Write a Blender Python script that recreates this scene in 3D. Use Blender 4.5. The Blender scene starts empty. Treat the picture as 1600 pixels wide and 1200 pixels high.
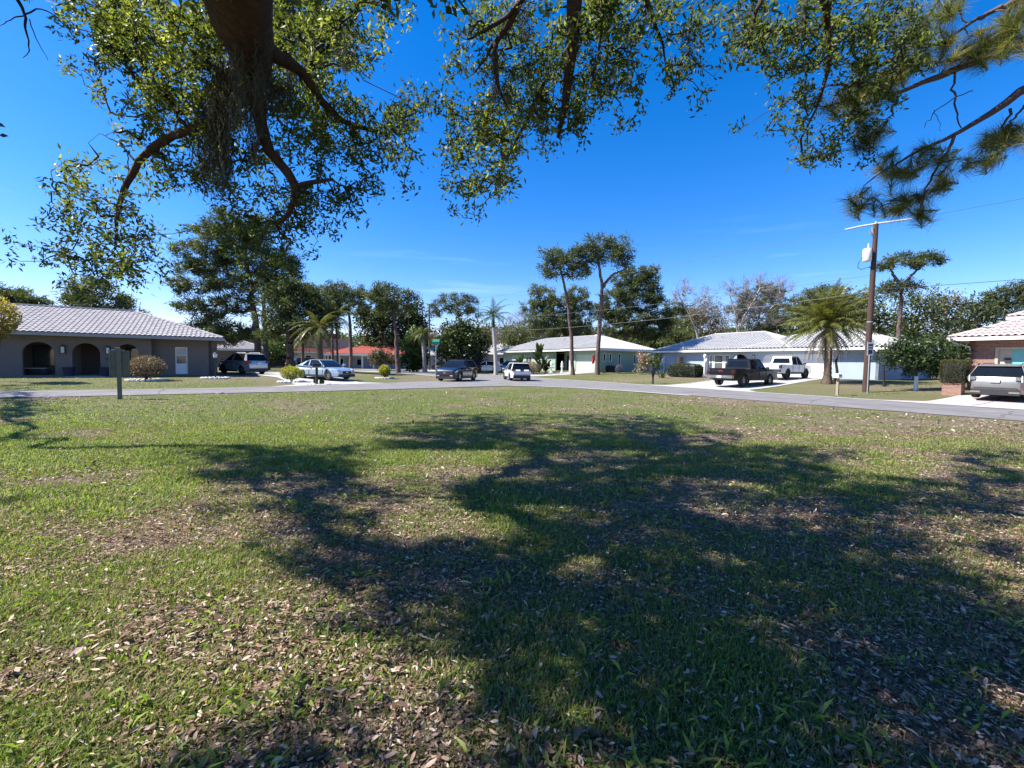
import bpy, bmesh, math, random
import numpy as np
from mathutils import Vector, Matrix
from mathutils.geometry import tessellate_polygon

# ------------------------------------------------------------------ camera, light, exposure
SC = bpy.context.scene
COL = SC.collection
rnd = random.Random(7)
rng = np.random.default_rng(7)
FPX = 680.0            # focal length in pixels of a 1600 px wide frame
EYE = 1.6
PITCH, ROLL = 0.050, 0.014
CF = np.array([0, math.cos(PITCH), -math.sin(PITCH)])
_u0 = np.array([0, math.sin(PITCH), math.cos(PITCH)])
_r0 = np.array([1.0, 0, 0])
CR = _r0*math.cos(ROLL) + _u0*math.sin(ROLL)
CU = _u0*math.cos(ROLL) - _r0*math.sin(ROLL)
cam_d = bpy.data.cameras.new('camera')
cam = bpy.data.objects.new('camera', cam_d)
COL.objects.link(cam)
M = Matrix(((CR[0], CU[0], -CF[0], 0), (CR[1], CU[1], -CF[1], 0), (CR[2], CU[2], -CF[2], EYE), (0, 0, 0, 1)))
cam.matrix_world = M
cam_d.sensor_width = 36
cam_d.lens = FPX/1600*36
cam_d.clip_start = 0.05
cam_d.clip_end = 3000
SC.camera = cam

SUN_EL = math.radians(48)
SUN_DIR = np.array([-math.cos(SUN_EL)*0.997, -math.cos(SUN_EL)*0.07, math.sin(SUN_EL)])
world = bpy.data.worlds.new('World')
SC.world = world
world.use_nodes = True
wn = world.node_tree
wn.nodes.clear()
w_out = wn.nodes.new('ShaderNodeOutputWorld')
w_bg = wn.nodes.new('ShaderNodeBackground')
w_sky = wn.nodes.new('ShaderNodeTexSky')
w_sky.sky_type = 'NISHITA'
w_sky.sun_disc = False
w_sky.sun_elevation = SUN_EL
w_sky.sun_rotation = math.atan2(SUN_DIR[0], SUN_DIR[1])
w_sky.altitude = 0
w_sky.air_density = 1.0
w_sky.dust_density = 0.25
w_sky.ozone_density = 4.5
w_hsv = wn.nodes.new('ShaderNodeHueSaturation')
w_hsv.inputs['Saturation'].default_value = 1.38
w_hsv.inputs['Value'].default_value = 1.0
w_tintn = wn.nodes.new('ShaderNodeMix'); w_tintn.data_type = 'RGBA'; w_tintn.blend_type = 'MULTIPLY'
w_tintn.inputs[0].default_value = 1.0; w_tintn.inputs[7].default_value = (1.12, 0.93, 1.12, 1)
# thin wisps of cirrus low over the roofs
w_tc = wn.nodes.new('ShaderNodeTexCoord')
w_map = wn.nodes.new('ShaderNodeMapping')
w_map.inputs['Scale'].default_value = (3.0, 3.0, 34.0)
w_noi = wn.nodes.new('ShaderNodeTexNoise')
w_noi.inputs['Scale'].default_value = 1.1
w_noi.inputs['Detail'].default_value = 5
w_ramp = wn.nodes.new('ShaderNodeValToRGB')
w_ramp.color_ramp.elements[0].position = 0.60
w_ramp.color_ramp.elements[1].position = 0.85
w_sep = wn.nodes.new('ShaderNodeSeparateXYZ')
w_band = wn.nodes.new('ShaderNodeMapRange')
w_band.inputs['From Min'].default_value = 0.30
w_band.inputs['From Max'].default_value = 0.12
w_mul = wn.nodes.new('ShaderNodeMath'); w_mul.operation = 'MULTIPLY'
w_mul2 = wn.nodes.new('ShaderNodeMath'); w_mul2.operation = 'MULTIPLY'; w_mul2.inputs[1].default_value = 0.22
w_mix = wn.nodes.new('ShaderNodeMix'); w_mix.data_type = 'RGBA'
w_mix.inputs[7].default_value = (8.0, 8.6, 9.5, 1)
L = wn.links.new
L(w_tc.outputs['Generated'], w_map.inputs['Vector'])
L(w_map.outputs[0], w_noi.inputs['Vector'])
L(w_noi.outputs['Fac'], w_ramp.inputs[0])
L(w_tc.outputs['Generated'], w_sep.inputs[0])
L(w_sep.outputs['Z'], w_band.inputs['Value'])
L(w_ramp.outputs[0], w_mul.inputs[0])
L(w_band.outputs[0], w_mul.inputs[1])
L(w_mul.outputs[0], w_mul2.inputs[0])
L(w_sky.outputs[0], w_hsv.inputs['Color'])
L(w_hsv.outputs[0], w_tintn.inputs[6]); L(w_tintn.outputs[2], w_mix.inputs[6])
L(w_mul2.outputs[0], w_mix.inputs[0])
L(w_mix.outputs[2], w_bg.inputs['Color'])
L(w_bg.outputs[0], w_out.inputs[0])
w_bg.inputs['Strength'].default_value = 0.092

sun_d = bpy.data.lights.new('sun', 'SUN')
sun_d.energy = 5.0
sun_d.angle = math.radians(0.53)
sun_d.color = (1.0, 0.955, 0.88)
sun = bpy.data.objects.new('sun', sun_d)
COL.objects.link(sun)
sun.rotation_euler = Vector(SUN_DIR).to_track_quat('Z', 'Y').to_euler()
SC.view_settings.view_transform = 'Standard'
SC.view_settings.look = 'None'
SC.view_settings.exposure = 1.25
SC.view_settings.gamma = 1
SC.view_settings.use_curve_mapping = False
SC.render.engine = 'CYCLES'
SC.cycles.max_bounces = 6
SC.cycles.transparent_max_bounces = 6
SC.cycles.caustics_reflective = False
SC.cycles.caustics_refractive = False

# ------------------------------------------------------------------ places
UU = np.array([0.847, 0.532]); VV = np.array([-0.532, 0.847])     # the two street directions
AU = math.atan2(UU[1], UU[0])

def ss(t):
    t = np.clip(t, 0, 1)
    return t*t*(3-2*t)

def elev(x, y):
    u = x*UU[0]+y*UU[1]; v = x*VV[0]+y*VV[1]
    e = 0.6*ss((u-27)/16)
    e = e + 0.3*ss((v-29.5)/10)*(1-ss((u-9)/6))
    return e

def uv(u, v):
    return (u*UU[0]+v*VV[0], u*UU[1]+v*VV[1])

def ray(px, py):
    return CF + CR*(px-800)/FPX + CU*(600-py)/FPX

def at(px, py, D):
    """the place D metres ahead that lies in direction (px, py)"""
    d = ray(px, py)
    return np.array([0, 0, EYE]) + d*(D/d[1])

def gnd(px, py):
    d = ray(px, py)
    ts = np.linspace(1, 160, 4000)
    hit = EYE+d[2]*ts-elev(d[0]*ts, d[1]*ts)
    k = int(np.argmax(hit < 0)) or 3999
    a_, b_ = ts[k-1], ts[k]
    for _ in range(20):
        m_ = (a_+b_)/2
        if EYE+d[2]*m_ < float(elev(d[0]*m_, d[1]*m_)): b_ = m_
        else: a_ = m_
    p = d*b_
    return np.array([p[0], p[1], float(elev(p[0], p[1]))])

def gx(px, D):
    """ground point D metres ahead on bearing px"""
    py = 572
    for _ in range(3):
        p = at(px, py, D)
        g = np.array([p[0], p[1], float(elev(p[0], p[1]))])
        py = proj(g)[1]
    return g

def proj(P):
    P = np.asarray(P, float)
    d = P - np.array([0, 0, EYE])
    w = d@CF
    return 800+FPX*(d@CR)/w, 600-FPX*(d@CU)/w, w

# ------------------------------------------------------------------ object helpers
def tag(o, label=None, cat=None, group=None, kind=None):
    if label: o['label'] = label
    if cat: o['category'] = cat
    if group: o['group'] = group
    if kind: o['kind'] = kind
    return o

def empty(name, loc=(0, 0, 0), rz=0.0, **k):
    o = bpy.data.objects.new(name, None)
    COL.objects.link(o)
    o.location = Vector([float(c) for c in loc]); o.rotation_euler = (0, 0, rz)
    o.empty_display_size = 0.2
    return tag(o, **k)

def link(name, me, mat, parent=None, **k):
    if mat is not None and len(me.materials) == 0:
        me.materials.append(mat)
    o = bpy.data.objects.new(name, me)
    COL.objects.link(o)
    if parent is not None: o.parent = parent
    return tag(o, **k)

def mesh_np(name, V, F, attr=None):
    """V (n,3), F (m,k) with one k, or a list of such arrays"""
    Fs = F if isinstance(F, list) else [F]
    Fs = [f for f in Fs if len(f)]
    me = bpy.data.meshes.new(name)
    V = np.asarray(V, np.float32)
    me.vertices.add(len(V)); me.vertices.foreach_set('co', V.ravel())
    nl = sum(f.size for f in Fs); nf = sum(len(f) for f in Fs)
    me.loops.add(nl)
    me.loops.foreach_set('vertex_index', np.concatenate([f.ravel() for f in Fs]).astype(np.int32))
    tot = np.concatenate([np.full(len(f), f.shape[1]) for f in Fs]).astype(np.int32)
    st = np.concatenate([[0], np.cumsum(tot)[:-1]]).astype(np.int32)
    me.polygons.add(nf)
    me.polygons.foreach_set('loop_start', st)
    me.polygons.foreach_set('loop_total', tot)
    if attr is not None:
        a = me.attributes.new('tint', 'FLOAT', 'FACE')
        a.data.foreach_set('value', np.asarray(attr, np.float32))
    me.update(calc_edges=True)
    return me

class MB:
    """collects simple shapes into one mesh"""
    def __init__(s): s.v = []; s.f = []
    def add(s, vs, fs):
        o = len(s.v); s.v += [tuple(float(c) for c in p) for p in vs]; s.f += [tuple(i+o for i in f) for f in fs]
        return s
    def box(s, x0, x1, y0, y1, z0, z1, rot=None, piv=None):
        vs = [(x, y, z) for z in (z0, z1) for y in (y0, y1) for x in (x0, x1)]
        if rot is not None:
            p = Vector(piv if piv else ((x0+x1)/2, (y0+y1)/2, (z0+z1)/2))
            vs = [rot @ (Vector(v)-p)+p for v in vs]
        return s.add(vs, [(0, 2, 3, 1), (4, 5, 7, 6), (0, 1, 5, 4), (2, 6, 7, 3), (0, 4, 6, 2), (1, 3, 7, 5)])
    def tube(s, pts, rad, n=8, cap=True):
        pts = [Vector([float(c) for c in p]) for p in pts]
        if not hasattr(rad, '__len__'): rad = [rad]*len(pts)
        vs = []; fs = []
        for i, p in enumerate(pts):
            d = (pts[min(i+1, len(pts)-1)] - pts[max(i-1, 0)]).normalized()
            a = Vector((0, 0, 1)) if abs(d.z) < 0.9 else Vector((1, 0, 0))
            x = d.cross(a).normalized(); y = d.cross(x)
            for k in range(n):
                t = 2*math.pi*k/n
                vs.append(p + (x*math.cos(t)+y*math.sin(t))*rad[i])
        for i in range(len(pts)-1):
            for k in range(n):
                k2 = (k+1) % n
                fs.append((i*n+k, i*n+k2, (i+1)*n+k2, (i+1)*n+k))
        if cap:
            fs.append(tuple(range(n))[::-1]); fs.append(tuple((len(pts)-1)*n+k for k in range(n)))
        return s.add(vs, fs)
    def lathe(s, prof, n=12, c=(0, 0), cz=0):
        vs = []; fs = []
        for r, z in prof:
            for k in range(n):
                t = 2*math.pi*k/n
                vs.append((c[0]+r*math.cos(t), c[1]+r*math.sin(t), cz+z))
        for i in range(len(prof)-1):
            for k in range(n):
                k2 = (k+1) % n
                fs.append((i*n+k, i*n+k2, (i+1)*n+k2, (i+1)*n+k))
        fs.append(tuple(range(n))[::-1]); fs.append(tuple((len(prof)-1)*n+k for k in range(n)))
        return s.add(vs, fs)
    def build(s, name, mat, parent=None, smooth=None, **k):
        me = bpy.data.meshes.new(name)
        me.from_pydata(s.v, [], s.f); me.update()
        if smooth:
            me.polygons.foreach_set('use_smooth', [True]*len(me.polygons))
            me.set_sharp_from_angle(angle=math.radians(smooth))
        return link(name, me, mat, parent, **k)

# ------------------------------------------------------------------ materials
def newmat(name):
    m = bpy.data.materials.new(name); m.use_nodes = True
    n = m.node_tree; n.nodes.clear()
    out = n.nodes.new('ShaderNodeOutputMaterial')
    b = n.nodes.new('ShaderNodeBsdfPrincipled')
    n.links.new(b.outputs[0], out.inputs[0])
    return m, n, b, out

def c4(c): return (c[0], c[1], c[2], 1)

def mat(name, c, rough=0.7, c2=None, scale=6.0, metal=0.0, bump=0.0, bscale=60.0, coat=0.0, spec=0.5, stretch=None):
    m, n, b, out = newmat(name)
    b.inputs['Roughness'].default_value = rough
    b.inputs['Metallic'].default_value = metal
    b.inputs['Coat Weight'].default_value = coat
    b.inputs['Coat Roughness'].default_value = 0.05
    b.inputs['Specular IOR Level'].default_value = spec
    c2 = c2 or tuple(x*0.82 for x in c)
    tc = n.nodes.new('ShaderNodeTexCoord')
    mp = n.nodes.new('ShaderNodeMapping')
    if stretch: mp.inputs['Scale'].default_value = stretch
    n.links.new(tc.outputs['Object'], mp.inputs[0])
    no = n.nodes.new('ShaderNodeTexNoise'); no.inputs['Scale'].default_value = scale; no.inputs['Detail'].default_value = 6
    no.inputs['Roughness'].default_value = 0.65
    n.links.new(mp.outputs[0], no.inputs['Vector'])
    mr = n.nodes.new('ShaderNodeMapRange'); mr.inputs['From Min'].default_value = 0.3; mr.inputs['From Max'].default_value = 0.7
    n.links.new(no.outputs['Fac'], mr.inputs['Value'])
    mx = n.nodes.new('ShaderNodeMix'); mx.data_type = 'RGBA'
    mx.inputs[6].default_value = c4(c); mx.inputs[7].default_value = c4(c2)
    n.links.new(mr.outputs[0], mx.inputs[0])
    n.links.new(mx.outputs[2], b.inputs['Base Color'])
    if bump:
        n2 = n.nodes.new('ShaderNodeTexNoise'); n2.inputs['Scale'].default_value = bscale; n2.inputs['Detail'].default_value = 4
        n.links.new(mp.outputs[0], n2.inputs['Vector'])
        bp = n.nodes.new('ShaderNodeBump'); bp.inputs['Strength'].default_value = bump; bp.inputs['Distance'].default_value = 0.03
        n.links.new(n2.outputs['Fac'], bp.inputs['Height'])
        n.links.new(bp.outputs[0], b.inputs['Normal'])
    return m

def leafmat(name, dark, mid, light, trans=0.35, rough=0.45, tcol=None, spec=0.3):
    """leaf: colour from the per-leaf tint attribute, partly translucent"""
    m, n, b, out = newmat(name)
    at_ = n.nodes.new('ShaderNodeAttribute'); at_.attribute_name = 'tint'
    r = n.nodes.new('ShaderNodeValToRGB')
    r.color_ramp.elements[0].position = 0.0; r.color_ramp.elements[0].color = c4(dark)
    r.color_ramp.elements[1].position = 1.0; r.color_ramp.elements[1].color = c4(light)
    e = r.color_ramp.elements.new(0.5); e.color = c4(mid)
    n.links.new(at_.outputs['Fac'], r.inputs[0])
    n.links.new(r.outputs[0], b.inputs['Base Color'])
    b.inputs['Roughness'].default_value = rough; b.inputs['Specular IOR Level'].default_value = spec
    t = n.nodes.new('ShaderNodeBsdfTranslucent')
    mm = n.nodes.new('ShaderNodeMix'); mm.data_type = 'RGBA'; mm.blend_type = 'MULTIPLY'
    mm.inputs[0].default_value = 1
    mm.inputs[7].default_value = c4(tcol or (1.7, 1.75, 0.7))
    n.links.new(r.outputs[0], mm.inputs[6])
    n.links.new(mm.outputs[2], t.inputs['Color'])
    ms = n.nodes.new('ShaderNodeMixShader'); ms.inputs[0].default_value = trans
    n.links.new(b.outputs[0], ms.inputs[1]); n.links.new(t.outputs[0], ms.inputs[2])
    n.links.new(ms.outputs[0], out.inputs[0])
    return m

def brickmat(name, c1, c2, mortar):
    m, n, b, out = newmat(name)
    tc = n.nodes.new('ShaderNodeTexCoord')
    sp = n.nodes.new('ShaderNodeSeparateXYZ'); n.links.new(tc.outputs['Object'], sp.inputs[0])
    ad = n.nodes.new('ShaderNodeMath'); ad.operation = 'ADD'
    n.links.new(sp.outputs[0], ad.inputs[0]); n.links.new(sp.outputs[1], ad.inputs[1])
    cb = n.nodes.new('ShaderNodeCombineXYZ'); n.links.new(ad.outputs[0], cb.inputs[0]); n.links.new(sp.outputs[2], cb.inputs[1])
    br = n.nodes.new('ShaderNodeTexBrick')
    br.inputs['Scale'].default_value = 1.0
    br.inputs['Brick Width'].default_value = 0.21; br.inputs['Row Height'].default_value = 0.075
    br.inputs['Mortar Size'].default_value = 0.008
    br.inputs['Color1'].default_value = c4(c1); br.inputs['Color2'].default_value = c4(c2); br.inputs['Mortar'].default_value = c4(mortar)
    n.links.new(cb.outputs[0], br.inputs['Vector'])
    no = n.nodes.new('ShaderNodeTexNoise'); no.inputs['Scale'].default_value = 9
    n.links.new(cb.outputs[0], no.inputs['Vector'])
    mx = n.nodes.new('ShaderNodeMix'); mx.data_type = 'RGBA'; mx.blend_type = 'MULTIPLY'; mx.inputs[0].default_value = 0.45
    n.links.new(br.outputs['Color'], mx.inputs[6]); n.links.new(no.outputs['Fac'], mx.inputs[7])
    n.links.new(mx.outputs[2], b.inputs['Base Color'])
    bp = n.nodes.new('ShaderNodeBump'); bp.inputs['Strength'].default_value = 0.6; bp.inputs['Distance'].default_value = 0.01; bp.invert = True
    n.links.new(br.outputs['Fac'], bp.inputs['Height']); n.links.new(bp.outputs[0], b.inputs['Normal'])
    b.inputs['Roughness'].default_value = 0.85
    return m

MT = {}
MT['asphalt'] = mat('asphalt', (0.20, 0.188, 0.18), 0.95, (0.13, 0.123, 0.12), 0.9, bump=0.35, bscale=90)
MT['concrete'] = mat('concrete', (0.43, 0.415, 0.385), 0.85, (0.33, 0.315, 0.29), 0.9, bump=0.2)
MT['pink_concrete'] = mat('pink_concrete', (0.47, 0.39, 0.355), 0.85, (0.38, 0.315, 0.29), 0.8, bump=0.2)
MT['bark_oak'] = mat('bark_oak', (0.10, 0.055, 0.038), 0.95, (0.035, 0.022, 0.018), 14, bump=1.0, bscale=26, stretch=(1, 1, 0.35))
MT['bark_twig'] = mat('bark_twig', (0.085, 0.068, 0.06), 0.95, (0.04, 0.03, 0.028), 20, bump=0.8, bscale=60)
MT['bark_pine'] = mat('bark_pine', (0.16, 0.10, 0.08), 0.95, (0.07, 0.045, 0.04), 3.5, bump=1.0, bscale=9, stretch=(1, 1, 0.4))
MT['bark_grey'] = mat('bark_grey', (0.36, 0.32, 0.29), 0.9, (0.22, 0.19, 0.17), 3, bump=0.6, bscale=12)
MT['bark_dark'] = mat('bark_dark', (0.09, 0.065, 0.05), 0.95, (0.04, 0.03, 0.025), 4, bump=1.0, bscale=12)
MT['royal_trunk'] = mat('royal_trunk', (0.42, 0.39, 0.35), 0.8, (0.30, 0.28, 0.26), 2.5, bump=0.3, stretch=(1, 1, 4))
MT['palm_trunk'] = mat('palm_trunk', (0.17, 0.12, 0.085), 0.95, (0.06, 0.045, 0.035), 7, bump=1.0, bscale=14, stretch=(1, 1, 2.2))
MT['oak_leaf'] = leafmat('oak_leaf', (0.032, 0.052, 0.018), (0.125, 0.155, 0.042), (0.33, 0.34, 0.085), 0.50, 0.48, (1.8, 1.8, 0.75))
MT['pine_needle'] = leafmat('pine_needle', (0.026, 0.042, 0.020), (0.080, 0.098, 0.036), (0.19, 0.185, 0.062), 0.3, 0.5)
MT['near_needle'] = leafmat('near_needle', (0.055, 0.07, 0.025), (0.16, 0.165, 0.055), (0.36, 0.29, 0.11), 0.48, 0.45)
MT['olive_leaf'] = leafmat('olive_leaf', (0.03, 0.045, 0.016), (0.095, 0.115, 0.036), (0.20, 0.19, 0.062), 0.3, 0.5)
MT['dark_leaf'] = leafmat('dark_leaf', (0.016, 0.028, 0.012), (0.048, 0.068, 0.024), (0.13, 0.145, 0.045), 0.22, 0.45)
MT['green_leaf'] = leafmat('green_leaf', (0.03, 0.055, 0.015), (0.065, 0.11, 0.028), (0.16, 0.20, 0.05), 0.3, 0.4)
MT['magnolia_leaf'] = leafmat('magnolia_leaf', (0.025, 0.045, 0.018), (0.06, 0.095, 0.03), (0.17, 0.20, 0.075), 0.2, 0.3)
MT['yellow_leaf'] = leafmat('yellow_leaf', (0.09, 0.11, 0.015), (0.28, 0.28, 0.03), (0.50, 0.44, 0.06), 0.35, 0.45)
MT['gold_leaf'] = leafmat('gold_leaf', (0.12, 0.10, 0.02), (0.34, 0.26, 0.05), (0.55, 0.46, 0.16), 0.35, 0.45)
MT['red_leaf'] = leafmat('red_leaf', (0.07, 0.045, 0.032), (0.15, 0.105, 0.07), (0.28, 0.22, 0.15), 0.25, 0.5)
MT['grey_twig'] = leafmat('grey_twig', (0.13, 0.11, 0.10), (0.24, 0.20, 0.185), (0.36, 0.29, 0.27), 0.1, 0.9, (1, 1, 1))
MT['brown_leaf'] = leafmat('brown_leaf', (0.07, 0.05, 0.035), (0.15, 0.115, 0.06), (0.24, 0.18, 0.10), 0.25, 0.6)
MT['hedge_brown'] = leafmat('hedge_brown', (0.03, 0.035, 0.012), (0.08, 0.075, 0.025), (0.17, 0.13, 0.05), 0.25, 0.5)
MT['pink_flower'] = leafmat('pink_flower', (0.10, 0.12, 0.04), (0.35, 0.26, 0.18), (0.65, 0.35, 0.35), 0.25, 0.5)
MT['frond'] = leafmat('frond', (0.035, 0.048, 0.015), (0.12, 0.135, 0.038), (0.31, 0.26, 0.085), 0.28, 0.35)
MT['frond_royal'] = leafmat('frond_royal', (0.025, 0.05, 0.022), (0.06, 0.10, 0.045), (0.13, 0.17, 0.08), 0.25, 0.4)
MT['dead_frond'] = leafmat('dead_frond', (0.14, 0.11, 0.075), (0.32, 0.25, 0.165), (0.50, 0.41, 0.28), 0.25, 0.7, (1.1, 1.0, 0.8))
MT['moss'] = leafmat('moss', (0.04, 0.042, 0.036), (0.085, 0.085, 0.07), (0.16, 0.155, 0.125), 0.2, 0.9, (1.2, 1.2, 1.0))
MT['litter'] = leafmat('litter', (0.09, 0.042, 0.025), (0.30, 0.20, 0.145), (0.68, 0.55, 0.44), 0.12, 0.7, (1.2, 1.0, 0.7), 0.08)
MT['blade'] = leafmat('blade', (0.38, 0.305, 0.18), (0.108, 0.150, 0.038), (0.29, 0.345, 0.082), 0.38, 0.45, (1.5, 1.7, 0.6), 0.2)
MT['taupe'] = mat('taupe', (0.185, 0.155, 0.14), 0.9, (0.155, 0.13, 0.118), 1.2, bump=0.3, bscale=80)
MT['taupe_light'] = mat('taupe_light', (0.36, 0.34, 0.33), 0.8, bump=0.1)
MT['white'] = mat('white', (0.78, 0.77, 0.75), 0.55, (0.68, 0.67, 0.65), 3)
MT['roof_white'] = mat('roof_white', (0.46, 0.455, 0.45), 0.78, (0.36, 0.345, 0.33), 1.6, bump=0.15)
MT['roof_grey'] = mat('roof_grey', (0.38, 0.36, 0.36), 0.8, (0.25, 0.225, 0.225), 2.6, bump=0.3, bscale=20)
MT['roof_pink'] = mat('roof_pink', (0.56, 0.46, 0.43), 0.75, (0.44, 0.34, 0.315), 2.2, bump=0.2, bscale=20)
MT['roof_red'] = mat('roof_red', (0.42, 0.10, 0.065), 0.8, (0.33, 0.075, 0.05), 2.0, bump=0.2)
MT['maroon'] = mat('maroon', (0.16, 0.03, 0.035), 0.8)
MT['peach'] = mat('peach', (0.48, 0.34, 0.25), 0.9)
MT['blue_wall'] = mat('blue_wall', (0.33, 0.395, 0.49), 0.85, (0.30, 0.36, 0.45), 1.0, bump=0.2)
MT['green_wall'] = mat('green_wall', (0.28, 0.37, 0.29), 0.85, (0.25, 0.335, 0.26), 1.0, bump=0.2)
MT['sage_door'] = mat('sage_door', (0.47, 0.55, 0.42), 0.7)
MT['teal'] = mat('teal', (0.10, 0.32, 0.33), 0.5)
MT['mural'] = mat('mural', (0.13, 0.42, 0.42), 0.6, (0.20, 0.52, 0.46), 1.5)
MT['tan'] = mat('tan', (0.50, 0.43, 0.33), 0.8)
MT['sand'] = mat('sand', (0.62, 0.52, 0.36), 0.8)
MT['brick'] = brickmat('brick', (0.38, 0.19, 0.14), (0.27, 0.12, 0.09), (0.42, 0.35, 0.30))
MT['dark'] = mat('dark', (0.02, 0.02, 0.022), 0.6)
MT['black_paint'] = mat('black_paint', (0.012, 0.012, 0.013), 0.25, coat=0.8)
MT['black_iron'] = mat('black_iron', (0.018, 0.018, 0.02), 0.5)
MT['wood_dark'] = mat('wood_dark', (0.07, 0.045, 0.035), 0.7)
MT['glass'] = mat('glass', (0.008, 0.011, 0.015), 0.05, (0.005, 0.007, 0.010), 1, spec=0.22)
MT['glass_blue'] = mat('glass_blue', (0.05, 0.075, 0.085), 0.08, (0.10, 0.12, 0.11), 1.5, spec=0.8)
MT['blind'] = mat('blind', (0.52, 0.52, 0.50), 0.6)
MT['rubber'] = mat('rubber', (0.018, 0.018, 0.018), 0.85)
MT['rim'] = mat('rim', (0.42, 0.42, 0.43), 0.3, metal=0.8)
MT['chrome'] = mat('chrome', (0.75, 0.75, 0.76), 0.15, metal=1.0)
MT['paint_silver'] = mat('paint_silver', (0.52, 0.53, 0.55), 0.28, metal=0.55, coat=0.7)
MT['paint_blue'] = mat('paint_blue', (0.40, 0.52, 0.62), 0.28, metal=0.4, coat=0.8)
MT['paint_navy'] = mat('paint_navy', (0.009, 0.010, 0.024), 0.3, coat=0.5)
MT['paint_black'] = mat('paint_black', (0.006, 0.006, 0.007), 0.32, coat=0.15, spec=0.3)
MT['paint_white'] = mat('paint_white', (0.80, 0.80, 0.80), 0.3, coat=0.7)
MT['paint_champagne'] = mat('paint_champagne', (0.22, 0.215, 0.205), 0.32, metal=0.4, coat=0.5)
MT['lens_red'] = mat('lens_red', (0.13, 0.008, 0.010), 0.2, coat=0.6)
MT['lens_dark'] = mat('lens_dark', (0.045, 0.008, 0.008), 0.2, coat=0.6)
MT['lens_clear'] = mat('lens_clear', (0.70, 0.72, 0.75), 0.1, metal=0.3)
MT['red'] = mat('red', (0.45, 0.03, 0.03), 0.4)
MT['plate'] = mat('plate', (0.65, 0.66, 0.62), 0.5)
MT['plate_dark'] = mat('plate_dark', (0.05, 0.07, 0.14), 0.5)
MT['galv'] = mat('galv', (0.42, 0.43, 0.43), 0.5, metal=0.5)
MT['sign_green'] = mat('sign_green', (0.02, 0.30, 0.20), 0.5)
MT['sign_white'] = mat('sign_white', (0.72, 0.73, 0.72), 0.5)
MT['pole_wood'] = mat('pole_wood', (0.085, 0.045, 0.033), 0.95, (0.045, 0.026, 0.02), 4, bump=0.8, bscale=20, stretch=(3, 3, 0.25))
MT['pole_grey'] = mat('pole_grey', (0.10, 0.085, 0.075), 0.9, (0.05, 0.045, 0.04), 4, stretch=(3, 3, 0.25))
MT['fiber'] = mat('fiber', (0.42, 0.44, 0.46), 0.5)
MT['can'] = mat('can', (0.66, 0.66, 0.62), 0.5, (0.5, 0.49, 0.45), 2)
MT['wire'] = mat('wire', (0.12, 0.12, 0.12), 0.6, metal=0.4)
MT['wire_dark'] = mat('wire_dark', (0.03, 0.03, 0.035), 0.6)
MT['post_olive'] = mat('post_olive', (0.16, 0.165, 0.13), 0.85, (0.12, 0.125, 0.10), 6, bump=0.3)
MT['old_wood'] = mat('old_wood', (0.36, 0.31, 0.22), 0.9, (0.24, 0.20, 0.14), 8, stretch=(4, 4, 0.5))
MT['stone_white'] = mat('stone_white', (0.68, 0.65, 0.60), 0.85, (0.50, 0.47, 0.43), 8)
MT['planter'] = mat('planter', (0.03, 0.035, 0.06), 0.5)
MT['joint'] = mat('joint', (0.12, 0.115, 0.10), 0.95)
MT['stain'] = mat('stain', (0.16, 0.15, 0.145), 0.95, (0.10, 0.095, 0.09), 3)
MT['mulch'] = mat('mulch', (0.07, 0.05, 0.04), 0.95, (0.035, 0.025, 0.02), 20, bump=1, bscale=40)
# ------------------------------------------------------------------ noise on the ground plane
def vnoise(x, y, seed):
    xi = np.floor(x).astype(np.int64); yi = np.floor(y).astype(np.int64)
    xf = x-xi; yf = y-yi
    xf = xf*xf*(3-2*xf); yf = yf*yf*(3-2*yf)
    def h(a, b):
        n = (a*374761393 + b*668265263 + seed*974634777) & 0x7fffffff
        n = ((n ^ (n >> 13))*1274126177) & 0x7fffffff
        return ((n ^ (n >> 16)) & 0xffff)/65535.0
    return (h(xi, yi)*(1-xf)+h(xi+1, yi)*xf)*(1-yf) + (h(xi, yi+1)*(1-xf)+h(xi+1, yi+1)*xf)*yf

def fbm(x, y, seed, oct=4):
    s = 0; a = 0.5; t = 0
    for i in range(oct):
        s = s + a*vnoise(x*2**i+13.7*i, y*2**i+7.1*i, seed+i); t += a; a *= 0.55
    return s/t

def cover(x, y):
    """0 = bare straw and dead leaves, 1 = thick green"""
    u = x*UU[0]+y*UU[1]; v = x*VV[0]+y*VV[1]
    n = fbm(x/1.1, y/0.8, 3, 6)
    n2 = fbm(x/6.0+5, y/4.0, 21, 3)
    g = 0.60 + (n-0.5)*2.0 + (n2-0.5)*0.8
    g = g + 0.22*ss((y-6)/6)*(1-ss((x-2)/7)) - 0.26*ss((x-3)/8)*ss((y-7)/5)
    g = g - 0.08*(1-ss((y-2.5)/3)) - 0.16*ss((x+0.2)/1.5)*(1-ss((y-3.5)/3))
    edge = np.minimum(np.abs(v-23.6), np.abs(u-19.5))
    g = g - 0.25*(1-ss((edge-0.1)/1.2))*(v < 24)
    lots = ((u > 25.5) | (v > 28))
    g = np.where(lots, 0.55+(n2-0.5)*1.8 - 0.3*(1-ss((np.abs(v-28)-0.2)/2.0)) - 0.35*(1-ss((np.abs(u-26)-0.1)/2.5))*(v > 18), g)
    return np.clip(g, 0, 1)

def bumps(x, y):
    return 0.03*(fbm(x/0.9, y/0.9, 55, 3)-0.5)*np.clip((20-y)/8, 0, 1)

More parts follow.
